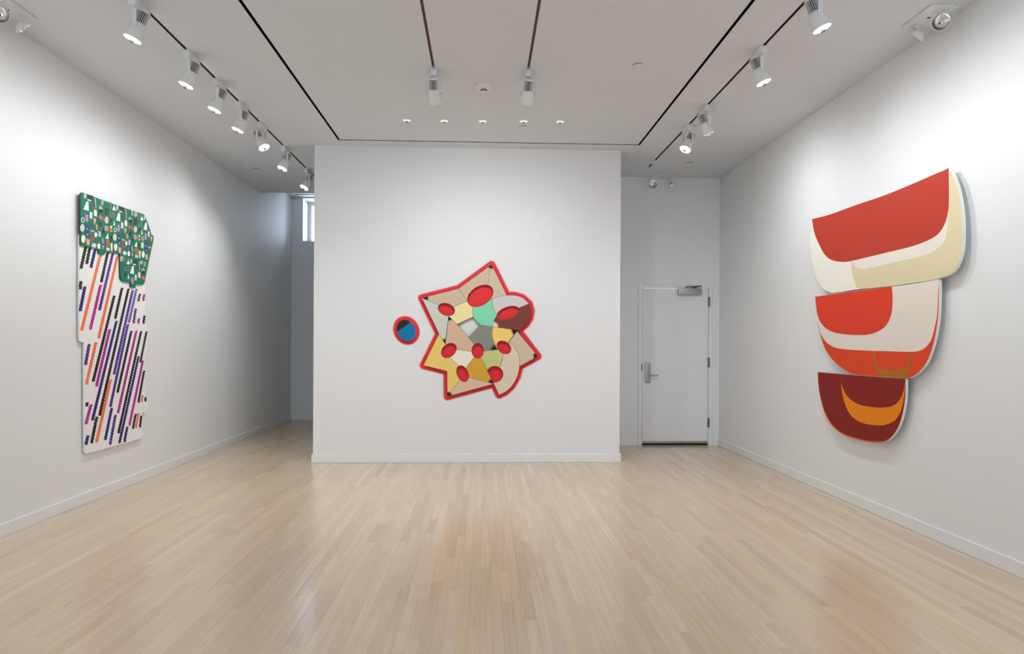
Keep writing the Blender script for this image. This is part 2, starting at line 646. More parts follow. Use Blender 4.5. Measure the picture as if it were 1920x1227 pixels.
bm_tube(bm, (2.775, YD - .035, 2.149), (2.775, YD - .035, 2.172), .016, 14)
bm_box(bm, 2.845, 2.905, YD - .03, YD - .016, 2.150, 2.166, .003)
a, b, c = Vector((2.775, YD - .035, 2.168)), Vector((2.925, YD - .16, 2.168)), Vector((2.875, YD - .022, 2.158))
bm_tube(bm, a, b, .008, 10)
bm_tube(bm, b, c, .007, 10)
bm_tube(bm, b + Vector((0, 0, -.012)), b + Vector((0, 0, .012)), .011, 12)
obj('closer_arm', bm, M_DSTEEL, door, True)

# ------------------------------------------------------------------ LIGHTING TRACKS AND SPOTLIGHTS
TL = {'L': 'dark recessed lighting track along the left wall with seven spotlights',
      'R': 'dark recessed lighting track along the right wall with four spotlights'}
cnt = 0
for x0, x1, y0, y1, side in TRK:
    if side == 'C':
        lab = ('red-brown recessed track left of the ceiling centre', 'red-brown recessed track right of the ceiling centre')[cnt]
        cnt += 1
    else:
        lab = TL[side]
    t = thing('lighting_track', lab, 'track', ((x0 + x1) / 2, (y0 + y1) / 2, HC + .003))
    bm = bmesh.new()
    zt = HC + .066
    bm_box(bm, x0 + .0006, x0 + .003, y0 + .002, y1 - .002, HC + .001, zt)
    bm_box(bm, x1 - .003, x1 - .0006, y0 + .002, y1 - .002, HC + .001, zt)
    bm_box(bm, x0 + .003, x1 - .003, y0 + .002, y1 - .002, HC + .020, zt)
    obj('channel', bm, M_TRACKRED if side == 'C' else M_TRACK, t)
    bm = bmesh.new()
    bm_box(bm, x0 + .003, x0 + .0055, y0 + .01, y1 - .01, HC + .009, HC + .013)
    bm_box(bm, x1 - .0055, x1 - .003, y0 + .01, y1 - .01, HC + .009, HC + .013)
    obj('contact_rail', bm, M_DSTEEL, t)
    if side == 'R':
        obj('joint_cover', box(x0 - .004, x1 + .004, 8.34, 8.50, HC - .006, HC - .0002, .002), M_PLASTIC, t)


def spotlight(x, y, aim, label, near=True, group='white track spotlights', power=1.0, cone=62):
    """adapter in the track, yoke and lamp head; y = head centre; aim = target point"""
    piv = Vector((x, y, HC - .185))
    ax = (Vector(aim) - piv).normalized()            # optical axis
    side = ax.cross(Vector((0, 0, 1)))
    side.z = 0
    side.normalize()
    q = (-ax).to_track_quat('Z', 'Y').to_matrix().to_4x4()   # local +Z points back to the heat sink
    M = Matrix.Translation(piv) @ q
    t = thing('track_spotlight', label, 'spotlight', (x, y, HC), group)
    s = 1 if near else -1
    ya, yb = sorted((y - .075 * s, y + .135 * s))
    bm = bmesh.new()
    bm_box(bm, x - .024, x + .024, ya, yb, HC - .056, HC - .0005, .005, 2)
    bm_box(bm, x - .008, x + .008, ya + .02, yb - .02, HC - .0005, HC + .008)
    obj('adapter', bm, M_FIX, t, True)
    bm = bmesh.new()
    # pivot post, cross bar and two straps
    bm_tube(bm, (x, y, HC - .075), (x, y, HC - .055), .012, 14)
    half = .066
    R = Matrix.Identity(3)
    fwd = Vector((0, 0, 1)).cross(side)
    def sbox(c, a, b_, cc):                          # box with half sizes along side, fwd, z
        vsx = []
        for dz in (-1, 1):
            for sx, sy in ((-1, -1), (1, -1), (1, 1), (-1, 1)):
                vsx.append(bm.verts.new(c + side * a * sx + fwd * b_ * sy + Vector((0, 0, cc * dz))))
        for f in ((3, 2, 1, 0), (4, 5, 6, 7), (0, 1, 5, 4), (1, 2, 6, 5), (2, 3, 7, 6), (3, 0, 4, 7)):
            bm.faces.new([vsx[i] for i in f])
    sbox(Vector((x, y, HC - .077)), half, .012, .002)
    for sg in (-1, 1):
        sbox(Vector((x, y, (HC - .077 + piv.z - .012) / 2)) + side * half * sg, .0018, .012, (HC - .075 - piv.z + .012) / 2)
    obj('yoke', bm, M_FIX, t)
    for sg in (-1, 1):
        bm = bmesh.new()
        bm_tube(bm, piv + side * (half - .03) * sg, piv + side * (half + .004) * sg, .005, 10)
        obj('pivot_screw', bm, M_FIN, t, True)
    # bell housing: wide mouth forward
    bm = bmesh.new()
    prof = [(.036, .036), (.042, .032), (.048, .014), (.0525, -.014), (.056, -.045), (.058, -.072), (.0575, -.078),
            (.0555, -.078), (.0545, -.068), (.048, -.060)]
    bm_lathe(bm, prof, M, 32, True, True)
    hs = obj('housing', bm, M_FIX, t, True)
    bm = bmesh.new()
    bm_lathe(bm, [(.031, .034), (.031, .118)], M, 24)
    obj('heat_sink_core', bm, M_CORE, t, True)
    bm = bmesh.new()
    nf = 18
    for k in range(nf):
        a0 = 2 * math.pi * k / nf
        for (dx, dy, dz0, dz1) in ((.0385, .0016, .036, .116),):
            u = Vector((math.cos(a0), math.sin(a0), 0))
            w = Vector((-u.y, u.x, 0))
            vv = []
            for z in (dz0, dz1):
                for r_, sgn in ((.030, -1), (dx, -1), (dx, 1), (.030, 1)):
                    vv.append(bm.verts.new(M @ (u * r_ + w * dy * sgn + Vector((0, 0, z)))))
            for f in ((3, 2, 1, 0), (4, 5, 6, 7), (0, 1, 5, 4), (1, 2, 6, 5), (2, 3, 7, 6), (3, 0, 4, 7)):
                bm.faces.new([vv[i] for i in f])
    obj('heat_sink_fins', bm, M_FIN, t)
    bm = bmesh.new()
    bm_lathe(bm, [(.039, .115), (.039, .121), (.034, .126), (.012, .128)], M, 24)
    bm_lathe(bm, [(.0395, .0335), (.0395, .037)], M, 24)
    obj('heat_sink_cap', bm, M_FIX, t, True)
    # looped power cord from adapter to the back of the head
    bm = bmesh.new()
    p0 = Vector((x, y, HC - .06)) + fwd * .02
    p3 = M @ Vector((0, 0, .127))
    mid = (p0 + p3) / 2 + (p3 - piv).normalized() * .03 + side * .03
    prev = None
    for k in range(9):
        tt = k / 8
        pt = p0 * (1 - tt) ** 2 + mid * 2 * tt * (1 - tt) + p3 * tt ** 2
        if prev is not None:
            bm_tube(bm, prev, pt, .0028, 6)
        prev = pt
    obj('power_cord', bm, M_FIX, t, True)
    bm = bmesh.new()
    bm_lathe(bm, [(.0525, -.064), (.050, -.070), (.015, -.074)], M, 32, True, True)
    lens = obj('lens', bm, M_LENS, t, True)
    bm = bmesh.new()
    bm_lathe(bm, [(.015, -.073), (.015, -.098), (.0135, -.099)], M, 18, True, True)
    obj('glare_cap', bm, M_CAP, t, True)
    l = bpy.data.lights.new('spot_beam', 'SPOT')
    l.energy = SPOT_W * power
    l.color = (.925, .967, 1.005)
    l.spot_size = math.radians(cone)
    l.spot_blend = 1.0
    l.shadow_soft_size = .025
    lo = bpy.data.objects.new('spot_beam', l)
    COL.objects.link(lo)
    lo.parent = t
    lo.location = (M @ Vector((0, 0, -.130))) - Vector((x, y, HC))
    lo.rotation_euler = ax.to_track_quat('-Z', 'Y').to_euler()
    return t


LX, RXT = -2.31, 2.12
spotlight(LX, 4.65, (XL, 4.40, .55), 'lit white spotlight nearest the camera on the left track', cone=170, power=.62)
spotlight(LX, 5.47, (XL, 5.15, .55), 'second lit spotlight from the camera on the left track', cone=170, power=.58)
spotlight(LX, 6.04, (XL, 5.70, .55), 'third lit spotlight from the camera on the left track', cone=170, power=.58)
spotlight(LX, 6.60, (XL, 6.25, .55), 'fourth lit spotlight from the camera on the left track', cone=170, power=.64)
spotlight(LX, 7.20, (-1.2, 6.75, 1.4), 'fifth left track spotlight, tilted right, away from the wall', cone=110, power=.30)
spotlight(LX, 8.05, (XL + .2, 7.35, .9), 'sixth left track spotlight, its round lens glaring at the camera', cone=155, power=1.15)
spotlight(LX, 9.05, (XL, 8.15, 1.0), 'farthest left track spotlight, half hidden by the centre wall', cone=108, power=.7)
spotlight(RXT, 4.26, (XR, 4.00, .55), 'white spotlight nearest the camera on the right track', cone=170, power=.94)
spotlight(RXT, 5.16, (XR, 4.95, .55), 'second spotlight from the camera on the right track', cone=170, power=.94)
spotlight(RXT, 6.44, (XR, 6.75, 1.2), 'third right track spotlight, tilted right toward the red painting', cone=165, power=1.2)
spotlight(RXT, 7.01, (.9, 6.35, 1.0), 'farthest right track spotlight, tilted left, away from the painting', cone=110, power=.30)
spotlight(-.416, 5.73, (-.25, YC - .2, .3), 'white spotlight at the end of the left centre track, seen from behind', cone=146, power=1.75)
spotlight(.365, 5.71, (.15, YC - .2, .3), 'white spotlight at the end of the right centre track, seen from behind', cone=146, power=1.75)
HID = 'white track spotlight mounted behind the camera position'
GR = 'track spotlights behind the camera'
for x, y, aim in ((LX, 3.2, (XL, 3.3, 1.4)), (LX, 1.6, (XL, 1.7, 1.4)), (LX, -.6, (XL, -.5, 1.4)),
                  (RXT, 3.0, (XR, 3.2, 1.4)), (RXT, 1.4, (XR, 1.6, 1.4)), (RXT, -.6, (XR, -.4, 1.4))):
    spotlight(x, y, aim, HID, group=GR, cone=170, power=.90)

# ------------------------------------------------------------------ CEILING FITTINGS
DL = ['leftmost of the five small recessed downlights before the centre wall', 'second from left of the five small recessed ceiling downlights',
      'middle one of the five small recessed ceiling downlights', 'second from right of the five small recessed ceiling downlights',
      'rightmost of the five small recessed downlights before the centre wall']
I4 = Matrix.Identity(4)
for k, (x, y) in enumerate(((-.784, 7.0), (-.403, 6.995), (-.011, 6.985), (.407, 6.96), (.779, 6.95))):
    t = thing('downlight', DL[k], 'downlight', (x, y, HC), 'recessed downlights')
    M = Matrix.Translation((x, y, HC))
    bm = bmesh.new()
    bm_lathe(bm, [(.040, 0.0), (.050, -.0005), (.050, -.003), (.046, -.005), (.040, -.004)], M, 32, False, False)
    obj('trim_ring', bm, M_PLASTIC, t, True)
    bm = bmesh.new()
    bm_lathe(bm, [(.0405, -.003), (.030, -.010), (.016, -.014)], M, 32, False, True)
    obj('lamp_lens', bm, M_DIM, t, True)
    bm = bmesh.new()
    bm_lathe(bm, [(.013, -.010), (.013, -.019), (.010, -.022)], M, 18)
    obj('lamp_pin', bm, M_CAP, t, True)

t = thing('smoke_detector', 'round white smoke detector on the middle of the ceiling', 'smoke detector', (-.002, 6.03, HC))
M = Matrix.Translation((-.002, 6.03, HC))
bm = bmesh.new()
bm_lathe(bm, [(.082, 0), (.082, -.012), (.076, -.024), (.062, -.032), (.034, -.034)], M, 40)
obj('body', bm, M_PLASTIC, t, True)
bm = bmesh.new()
bm_lathe(bm, [(.030, -.033), (.030, -.044), (.026, -.047)], M, 28)
obj('vent_ring', bm, M_DSTEEL, t, True)
bm = bmesh.new()
bm_lathe(bm, [(.027, -.045), (.025, -.056), (.018, -.060)], M, 28)
obj('sensor_cap', bm, M_PLASTIC, t, True)

for k, (x, y, lab) in enumerate(((1.25, 5.505, 'flat white sprinkler cover right of the smoke detector'),
                                 (-2.982, 9.09, 'flat white sprinkler cover by the left wall near the corridor'),
                                 (2.575, 8.46, 'flat white sprinkler cover ahead of the door alcove'),
                                 (.41, 7.14, 'flat white sprinkler cover just behind the downlights'))):
    t = thing('sprinkler_cover', lab, 'sprinkler', (x, y, HC), 'concealed sprinkler covers')
    M = Matrix.Translation((x, y, HC))
    bm = bmesh.new()
    bm_lathe(bm, [(.036, -.0005), (.036, -.008)], M, 32)
    obj('stem_ring', bm, M_DSTEEL, t, True)
    bm = bmesh.new()
    bm_lathe(bm, [(.043, -.006), (.0435, -.009), (.041, -.0105), (.010, -.0115)], M, 32)
    obj('cover_plate', bm, M_CEIL, t, True)


def emergency_light(cx, cy, wx, wy, lamps, label):
    t = thing('emergency_light', label, 'emergency light', (cx, cy, HC), 'twin head emergency lights')
    obj('housing', box(cx - wx / 2, cx + wx / 2, cy - wy / 2, cy + wy / 2, HC - .016, HC, .004, 2), M_PLASTIC, t, True)
    obj('status_lamp', box(cx - .02, cx + .004, cy - .006, cy + .006, HC - .0185, HC - .0155, .001), M_BLACK, t)
    for (lx, ly, fx, fy, fz, drop) in lamps:
        bm = bmesh.new()
        base = Vector((lx, ly, HC - .014))
        head = Vector((lx, ly, HC - drop))
        f = Vector((fx, fy, fz)).normalized()
        bm_tube(bm, base, base - Vector((0, 0, .012)), .019, 18)
        bm_tube(bm, base, head - f * .030, .010, 14)
        nk = obj('lamp_neck', bm, M_PLASTIC, t, True)
        M = Matrix.Translation(head) @ f.to_track_quat('Z', 'Y').to_matrix().to_4x4()
        bm = bmesh.new()
        bm_lathe(bm, [(.014, -.040), (.030, -.032), (.048, -.014), (.056, .004), (.056, .009), (.053, .009), (.052, .003)], M, 32, True, False)
        hd = obj('lamp_head', bm, M_PLASTIC, t, True)
        bm = bmesh.new()
        bm_lathe(bm, [(.0525, .005), (.040, -.010), (.022, -.018), (.010, -.020)], M, 32, False, True)
        obj('reflector', bm, M_CHROME, hd, True)
        bm = bmesh.new()
        bm_lathe(bm, [(.008, -.020), (.009, -.006), (.005, .0)], M, 14)
        obj('bulb', bm, M_CAP, hd, True)


emergency_light(3.062, 4.565, .19, .30, [(3.072, 4.47, -.55, -1, -.35, .090), (3.055, 4.70, -.45, .55, -.70, .085)],
                'twin head emergency light on the ceiling at the top right corner')
emergency_light(-3.235, 4.79, .19, .28, [(-3.205, 4.66, .75, -1, -.35, .105), (-3.20, 4.885, .60, .45, -.70, .095)],
                'twin head emergency light on the ceiling at the top left corner')
emergency_light(2.42, 9.13, .30, .13, [(2.275, 9.09, -.30, -1, -.20, .125), (2.525, 9.09, .25, -.40, -.90, .120)],
                'small twin head emergency light above the door')

# ------------------------------------------------------------------ PAINTED PANELS


def paint(name, c, k=1.12, rough=.62, var=.025, vscale=5.0):
    return mat(name, rgb(*c, k), rough, bump=.08, bscale=420, var=var, vscale=vscale, spec=.25)


M_EDGE = mat('panel_edge_white', (.80, .80, .78, 1), .55, bump=.05)
M_EDGEDARK = mat('panel_edge_dark', (.016, .014, .014, 1), .6, bump=.05)

# ---- RIGHT WALL: three stacked bowl shapes
DR = .062                                  # front face distance from the wall
r_art = thing('shaped_painting', 'tall red, cream and orange painting of three stacked bowl shapes on the right wall', 'painting', (XR, 5.5, .6))


def rw(pts, d):
    return [on_x(px, py, XR - d) for px, py in pts]


def r_panel(name, pts, d, m, th=.020):
    loop = smooth_loop([tuple(p) for p in rw(pts, d)])
    bm = prism(loop, (1, 0, 0), th)
    for f in bm.faces:
        f.material_index = 0 if f.normal.x < -.9 else 1
    p = obj(name, bm, [m, M_EDGE], r_art, fixn=False)
    # hidden cleat that carries the panel off the wall
    c = sum(loop, Vector()) / len(loop)
    obj('mounting_cleat', box(XR - d + th, XR, c.y - .35, c.y + .35, c.z - .04, c.z + .04), M_EDGE, p)
    return p


def r_field(parent, pts, d, m, lift, label=None):
    loop = smooth_loop([tuple(p) for p in rw(pts, d + lift)])
    o = obj('painted_field', prism(loop, (1, 0, 0), lift * .98), m, parent)
    if label:
        o['label'] = label
    return o


CREAM, TAN, CREAM2 = paint('cream_paint', (240, 236, 222), 1.04), paint('tan_paint', (216, 201, 164)), paint('pale_cream_paint', (234, 226, 214), 1.04)
RED1, RED2 = paint('brick_red_paint', (192, 62, 44), .98), paint('vermilion_paint', (214, 60, 34))
ORNG, OCHRE = paint('burnt_orange_paint', (214, 66, 30)), paint('ochre_paint', (170, 106, 18))
BONE = paint('bone_paint', (224, 214, 202), 1.1)
MAROON, AMBER, RIM = paint('maroon_paint', (130, 30, 24)), paint('amber_paint', (220, 126, 4), 1.2), paint('orange_rim_paint', (205, 92, 12))

top1 = [(1522.3, 410.7), (1553, 402.8), (1606, 383.7), (1660, 365.3), (1713, 343.5), (1753.3, 325.9), (1770.2, 318.7), (1778.7, 313.8)]
out1 = [(1787.2, 327.6), (1795.7, 350.9), (1802, 380.6), (1805.2, 410.2), (1805.6, 448.4), (1803.1, 476), (1795.7, 497.2), (1785.1, 512), (1761.8, 522.0)]
bot1 = [(1723.6, 529.3), (1672.7, 536.6), (1606, 543.2), (1563.6, 549.4)]
lef1 = [(1550.9, 546.5), (1538.2, 535.3), (1527.6, 512), (1521.2, 480.2), (1519.5, 448.4)]
p1 = r_panel('upper_panel', top1 + out1 + bot1 + lef1, DR, CREAM)
redb = [(1777.7, 393.3), (1773.4, 414.5), (1761.8, 435.7), (1744.8, 448.4), (1713, 461.1), (1660, 474.3), (1635.7, 480.2), (1595.4, 489.7),
        (1578.4, 491.2), (1559.4, 487.6), (1546.6, 478.1), (1536, 459), (1526.5, 435.7)]
r_field(p1, [(1596.5, 488.5), (1597.1, 507.8), (1600.7, 524.7), (1606, 539.6), (1612.4, 542.4), (1672.5, 536.3), (1723.6, 529.0), (1761.3, 521.5),
             (1784.6, 511.5), (1795.2, 496.8), (1802.5, 475.6), (1805.0, 448.4), (1804.6, 410.2), (1801.4, 380.6), (1795.1, 351.3), (1786.8, 328.5),
             (1779.6, 318), (1779.2, 363.6), (1778.2, 393), (1771, 418), (1755, 440), (1713, 460), (1660, 473)], DR, TAN, .0008, 'tan lower band')
r_field(p1, [(1777.9, 395), (1777.7, 408), (1775.5, 435.7), (1768.1, 456.9), (1753.3, 469.6), (1734.2, 479.1), (1702.4, 486.6), (1660, 496.1), (1648.4, 499.3),
             (1616.6, 505), (1608.1, 503.5), (1599.6, 494), (1596.5, 488), (1635.7, 479), (1713, 460), (1744.8, 447.5), (1761.8, 434.7), (1772, 414)],
        DR, CREAM2, .0014, 'pale cream curved band')
r_field(p1, [(1522.5, 411.2), (1553, 403.3), (1606, 384.2), (1660, 365.8), (1713, 344), (1753.3, 326.4), (1770.2, 319.4), (1778.0, 315.2), (1778.7, 363.6)] + redb,
        DR, RED1, .0020, 'large brick red field')

top2 = [(1528, 556.2), (1561.3, 551.6), (1617.8, 544.2), (1671.7, 537.4), (1713.6, 531.9), (1759.5, 523.2)]
out2 = [(1761.0, 530), (1760.4, 569.9), (1758.2, 604.2), (1752.2, 638.4), (1744.5, 664.1), (1735.9, 682.9), (1723.9, 697.5), (1711.9, 706.1), (1702.4, 709.6)]
bot2 = [(1640, 706.1), (1599, 702.0)]
lef2 = [(1581.9, 693.1), (1566.5, 681.1), (1554.5, 667.4), (1545.1, 650.3), (1537.4, 626.4), (1532.2, 599), (1528.8, 575)]
D2 = .059
p2 = r_panel('middle_panel', top2 + out2 + bot2 + lef2, D2, BONE)
r_field(p2, [(1532.2, 601.4), (1534.2, 612), (1539.1, 626.4), (1547.6, 640), (1561.3, 650.3), (1578.4, 654.6), (1612.7, 657.2), (1689.7, 659.7), (1711.9, 659.8),
             (1725.6, 657.6), (1737.6, 649.6), (1746.2, 636.7), (1753, 612.7), (1757.3, 587.1), (1759.3, 544.2), (1760.2, 530), (1759.8, 569.9), (1757.6, 604.2),
             (1751.6, 638.2), (1744, 663.8), (1735.4, 682.5), (1723.5, 697), (1711.7, 705.6), (1702.4, 709.1), (1640, 705.7), (1599.2, 701.6), (1582.3, 692.8),
             (1566.9, 680.8), (1554.9, 667.2), (1545.5, 650), (1537.8, 626.2)], D2, ORNG, .0008, 'burnt orange lower band')
r_field(p2, [(1637.5, 660.6), (1638.3, 681.1), (1642.6, 696.5), (1651.2, 705.6), (1665.7, 707.3), (1698.2, 708.9), (1704.2, 696.6), (1707.6, 681.2), (1709.3, 660.9),
             (1705.9, 660.9), (1704.2, 677.8), (1696.5, 689.8), (1686.2, 693.2), (1657.1, 693.2), (1648.6, 689.8), (1642.6, 679.5), (1640.5, 662.5)],
        D2, OCHRE, .0014, 'ochre U shaped band')
r_field(p2, [(1528.4, 556.7), (1561.3, 552.1), (1617.8, 544.7), (1671.7, 537.9), (1673.1, 552.8), (1672.6, 578.4), (1668.3, 597.3), (1660.6, 611), (1646.9, 621.2),
             (1629.8, 627.2), (1605.8, 628.6), (1578.4, 626.4), (1559.6, 622.1), (1545.9, 613.5), (1536.5, 600.7), (1531.4, 583.6)], D2, RED2, .0014, 'vermilion bowl field')

top3 = [(1533.2, 697.8), (1608, 704.4), (1697.4, 711.2)]
out3 = [(1698.0, 714.5), (1697.7, 738.7), (1695.2, 762.1), (1690.1, 785.6), (1682.8, 804.7), (1672.5, 819.3), (1662.3, 827.4), (1652, 830.3),
        (1630, 829.3), (1608, 824.5), (1586, 817.8), (1569.9, 808.3), (1556.7, 794.4), (1546.4, 775.3), (1539.1, 750.4), (1534.7, 724)]
D3 = .062
p3 = r_panel('lower_panel', top3 + out3, D3, RIM)
cx3, cy3 = 1620, 700
r_field(p3, [(1533.5, 698.2), (1608, 704.7), (1697.2, 711.4), (1697.5, 738.7), (1694.9, 761.6), (1689.4, 784.8), (1681.9, 803.6), (1671.6, 817.8), (1661.6, 825.4), (1651.5, 827.9),
             (1630, 826.8), (1608, 822.0), (1586.8, 815.5), (1571.2, 806.3), (1558.2, 792.6), (1547.7, 774.0), (1540.1, 749.9), (1535.2, 724)], D3, MAROON, .0008, 'maroon bowl field')
r_field(p3, [(1576.5, 718.1), (1579.4, 738.7), (1586, 762.1), (1594.8, 778.3), (1608, 789.3), (1622.7, 795.1), (1644.7, 798.1), (1659.3, 797.3), (1676.9, 789.3),
             (1687.2, 775.3), (1693, 756.3), (1696.7, 731.3), (1697.2, 715.9), (1694.5, 731.3), (1688.6, 747.5), (1676.9, 759.9), (1656.4, 764.8), (1634.4, 763.6),
             (1613.9, 759.9), (1597.7, 751.9), (1584.5, 737.2)], D3, AMBER, .0014, 'amber crescent')

# ---- CENTRE WALL: star of interlocking pieces on a red sprayed halo
DC = .046
s_art = thing('star_relief', 'many-coloured star shaped relief with oval holes on a red sprayed halo', 'artwork', (.0, YC, 1.2))


def cpx(p):
    return (720 + p[0] / 4.0903, 470 + p[1] / 4.0903)


def cw(p, d):
    x, y = cpx(p)
    return on_y(x, y, YC - d)


def ellipse(cx, cy, a, b, deg, n=40):
    t = math.radians(deg)
    return [(cx + a * math.cos(u) * math.cos(t) - b * math.sin(u) * math.sin(t),
             cy + a * math.cos(u) * math.sin(t) + b * math.sin(u) * math.cos(t)) for u in (2 * math.pi * k / n for k in range(n))]


HOLES = {'a': ellipse(738, 345, 111, 74, -33), 'b': ellipse(476, 450, 68, 48, 20), 'c': ellipse(952, 476, 92, 47, -20),
         'd': ellipse(495, 768, 68, 50, -42), 'e': ellipse(718, 770, 48, 60, 0), 'f': ellipse(921, 744, 62, 46, 38),
         'g': ellipse(601, 947, 68, 44, 66), 'h': ellipse(850, 952, 66, 64, 0)}


def soot_paint(name, c, spots, k=1.12):
    """paint with airbrushed smudges: spots = [(pixel point, radius m, colour)]"""
    m = mat(name, rgb(*c, k), .55, bump=.06, bscale=400, var=.02, vscale=6, spec=.25)
    if not spots:
        return m
    nt = m.node_tree
    p = nt.nodes['Principled BSDF']
    src = p.inputs['Base Color'].links[0].from_socket
    tc = nt.nodes.new('ShaderNodeTexCoord')
    nz = nt.nodes.new('ShaderNodeTexNoise')
    nz.inputs['Scale'].default_value = 22
    nt.links.new(tc.outputs['Object'], nz.inputs['Vector'])
    for (sp, rad, sc) in spots:
        w = cw(sp, DC) - s_art.location
        d = nt.nodes.new('ShaderNodeVectorMath')
        d.operation = 'DISTANCE'
        d.inputs[1].default_value = w
        nt.links.new(tc.outputs['Object'], d.inputs[0])
        ad = nt.nodes.new('ShaderNodeMath')
        ad.operation = 'MULTIPLY_ADD'
        nt.links.new(nz.outputs['Fac'], ad.inputs[0])
        ad.inputs[1].default_value = rad * .30
        nt.links.new(d.outputs['Value'], ad.inputs[2])
        mr = nt.nodes.new('ShaderNodeMapRange')
        mr.interpolation_type = 'SMOOTHSTEP'
        mr.inputs['From Min'].default_value = rad * .86
        mr.inputs['From Max'].default_value = rad * 1.30
        mr.inputs['To Min'].default_value = 1
        mr.inputs['To Max'].default_value = 0
        nt.links.new(ad.outputs[0], mr.inputs['Value'])
        mx = nt.nodes.new('ShaderNodeMix')
        mx.data_type = 'RGBA'
        nt.links.new(mr.outputs[0], mx.inputs[0])
        nt.links.new(src, mx.inputs[6])
        mx.inputs[7].default_value = sc
        src = mx.outputs[2]
    nt.links.new(src, p.inputs['Base Color'])
    return m


BK = (.012, .010, .009, 1)
WH = (.72, .70, .66, 1)
PIECES = [
    ('tan', (196, 176, 150), [(573, 293), (825, 108), (813, 145), (798, 275), (740, 345), (637, 388)], 'a', [((825, 106), .056, BK)], 0),
    ('tan_right', (198, 180, 154), [(825, 108), (942, 345), (890, 352), (829, 372), (740, 345), (798, 275), (813, 145)], 'a', [((825, 106), .056, BK)], 1),
    ('tan_left', (196, 178, 152), [(290, 364), (573, 293), (637, 388), (535, 432), (477, 450), (412, 415)], 'ab', [((290, 362), .080, BK)], 0),
    ('pale_sage', (196, 200, 186), [(290, 364), (412, 415), (477, 450), (495, 505), (468, 720), (422, 640)], 'b', [((468, 716), .064, BK)], 0),
    ('cream_yellow', (232, 215, 155), [(535, 432), (637, 388), (700, 380), (678, 435), (682, 510), (560, 566), (498, 505), (477, 450)], 'ab', [], 0),
    ('mint', (125, 208, 165), [(678, 435), (740, 345), (826, 362), (831, 410), (843, 450), (866, 497), (845, 535), (834, 585), (733, 570), (682, 510)], 'a', [], 0),
    ('warm_grey', (132, 130, 120), [(733, 570), (833, 585), (829, 640), (840, 695), (868, 760), (765, 772), (718, 770), (689, 716), (647, 664)], 'ef', [((872, 766), .085, BK)], 0),
    ('rose_tan', (205, 172, 145), [(497, 505), (560, 566), (647, 664), (689, 716), (718, 770), (668, 775), (553, 760), (495, 768), (470, 718)], 'de', [((497, 503), .058, BK)], 0),
    ('lilac_grey', (202, 194, 194), [(829, 372), (890, 352), (942, 345), (1000, 345), (1060, 362), (1112, 408), (1038, 440), (952, 476), (866, 497), (843, 450), (831, 410)], 'c', [], 1),
    ('chestnut', (115, 58, 45), [(866, 497), (952, 476), (1038, 440), (1112, 408), (1128, 460), (1118, 520), (1085, 570), (1028, 612), (834, 585), (845, 535)], 'c', [((834, 588), .066, WH)], 1),
    ('honey', (232, 198, 105), [(834, 585), (1020, 611), (955, 703), (921, 744), (868, 758), (840, 695), (829, 640)], 'f', [((1022, 612), .074, BK)], 1),
    ('sand_right', (198, 180, 155), [(1020, 618), (1180, 812), (1040, 889), (1039, 830), (1010, 755), (957, 705)], 'f', [((1182, 812), .060, BK)], 1),
    ('sand_crescent', (212, 196, 172), [(957, 705), (1010, 755), (1039, 830), (1037, 900), (1020, 970), (980, 1040), (930, 1085), (882, 1108), (842, 1022), (850, 952), (889, 892), (915, 800), (921, 744)], 'fh', [], 1),
    ('olive', (190, 192, 125), [(765, 772), (868, 760), (921, 744), (915, 800), (889, 892), (850, 952), (812, 962), (745, 825), (718, 770)], 'efh', [], 0),
    ('bone', (228, 222, 205), [(553, 760), (668, 775), (718, 770), (688, 822), (628, 903), (601, 947), (570, 882), (505, 822), (495, 768)], 'deg', [], 0),
    ('mustard', (208, 155, 50), [(688, 822), (718, 770), (745, 825), (840, 1023), (650, 973), (601, 947), (628, 903)], 'eg', [((840, 1022), .066, BK)], 0),
    ('straw', (226, 196, 105), [(422, 640), (470, 718), (495, 768), (505, 822), (570, 882), (601, 947), (578, 1000), (486, 1120), (484, 926), (303, 881)], 'dg', [((484, 1122), .066, BK)], 0),
    ('rose_bottom', (210, 182, 155), [(578, 1000), (601, 947), (650, 973), (840, 1023), (486, 1120)], 'g', [((484, 1122), .066, BK)], 0),
]


def inset_loop(P, d):
    """shrink a wall loop (x,z) by d so neighbouring pieces leave a dark joint"""
    n = len(P)
    A = sum(P[i].x * P[(i + 1) % n].z - P[(i + 1) % n].x * P[i].z for i in range(n))
    sg = 1 if A > 0 else -1
    out = []
    for i in range(n):
        e0 = P[i] - P[i - 1]
        e1 = P[(i + 1) % n] - P[i]
        e0.y = e1.y = 0
        if e0.length < 1e-7 or e1.length < 1e-7:
            out.append(P[i])
            continue
        n0 = Vector((-e0.z, 0, e0.x)).normalized() * sg
        n1 = Vector((-e1.z, 0, e1.x)).normalized() * sg
        mm = n0 + n1
        if mm.length < .2:
            out.append(P[i] + n0 * d)
            continue
        mm.normalize()
        out.append(P[i] + mm * min(d / max(mm.dot(n0), .3), d * 2.5))
    return out


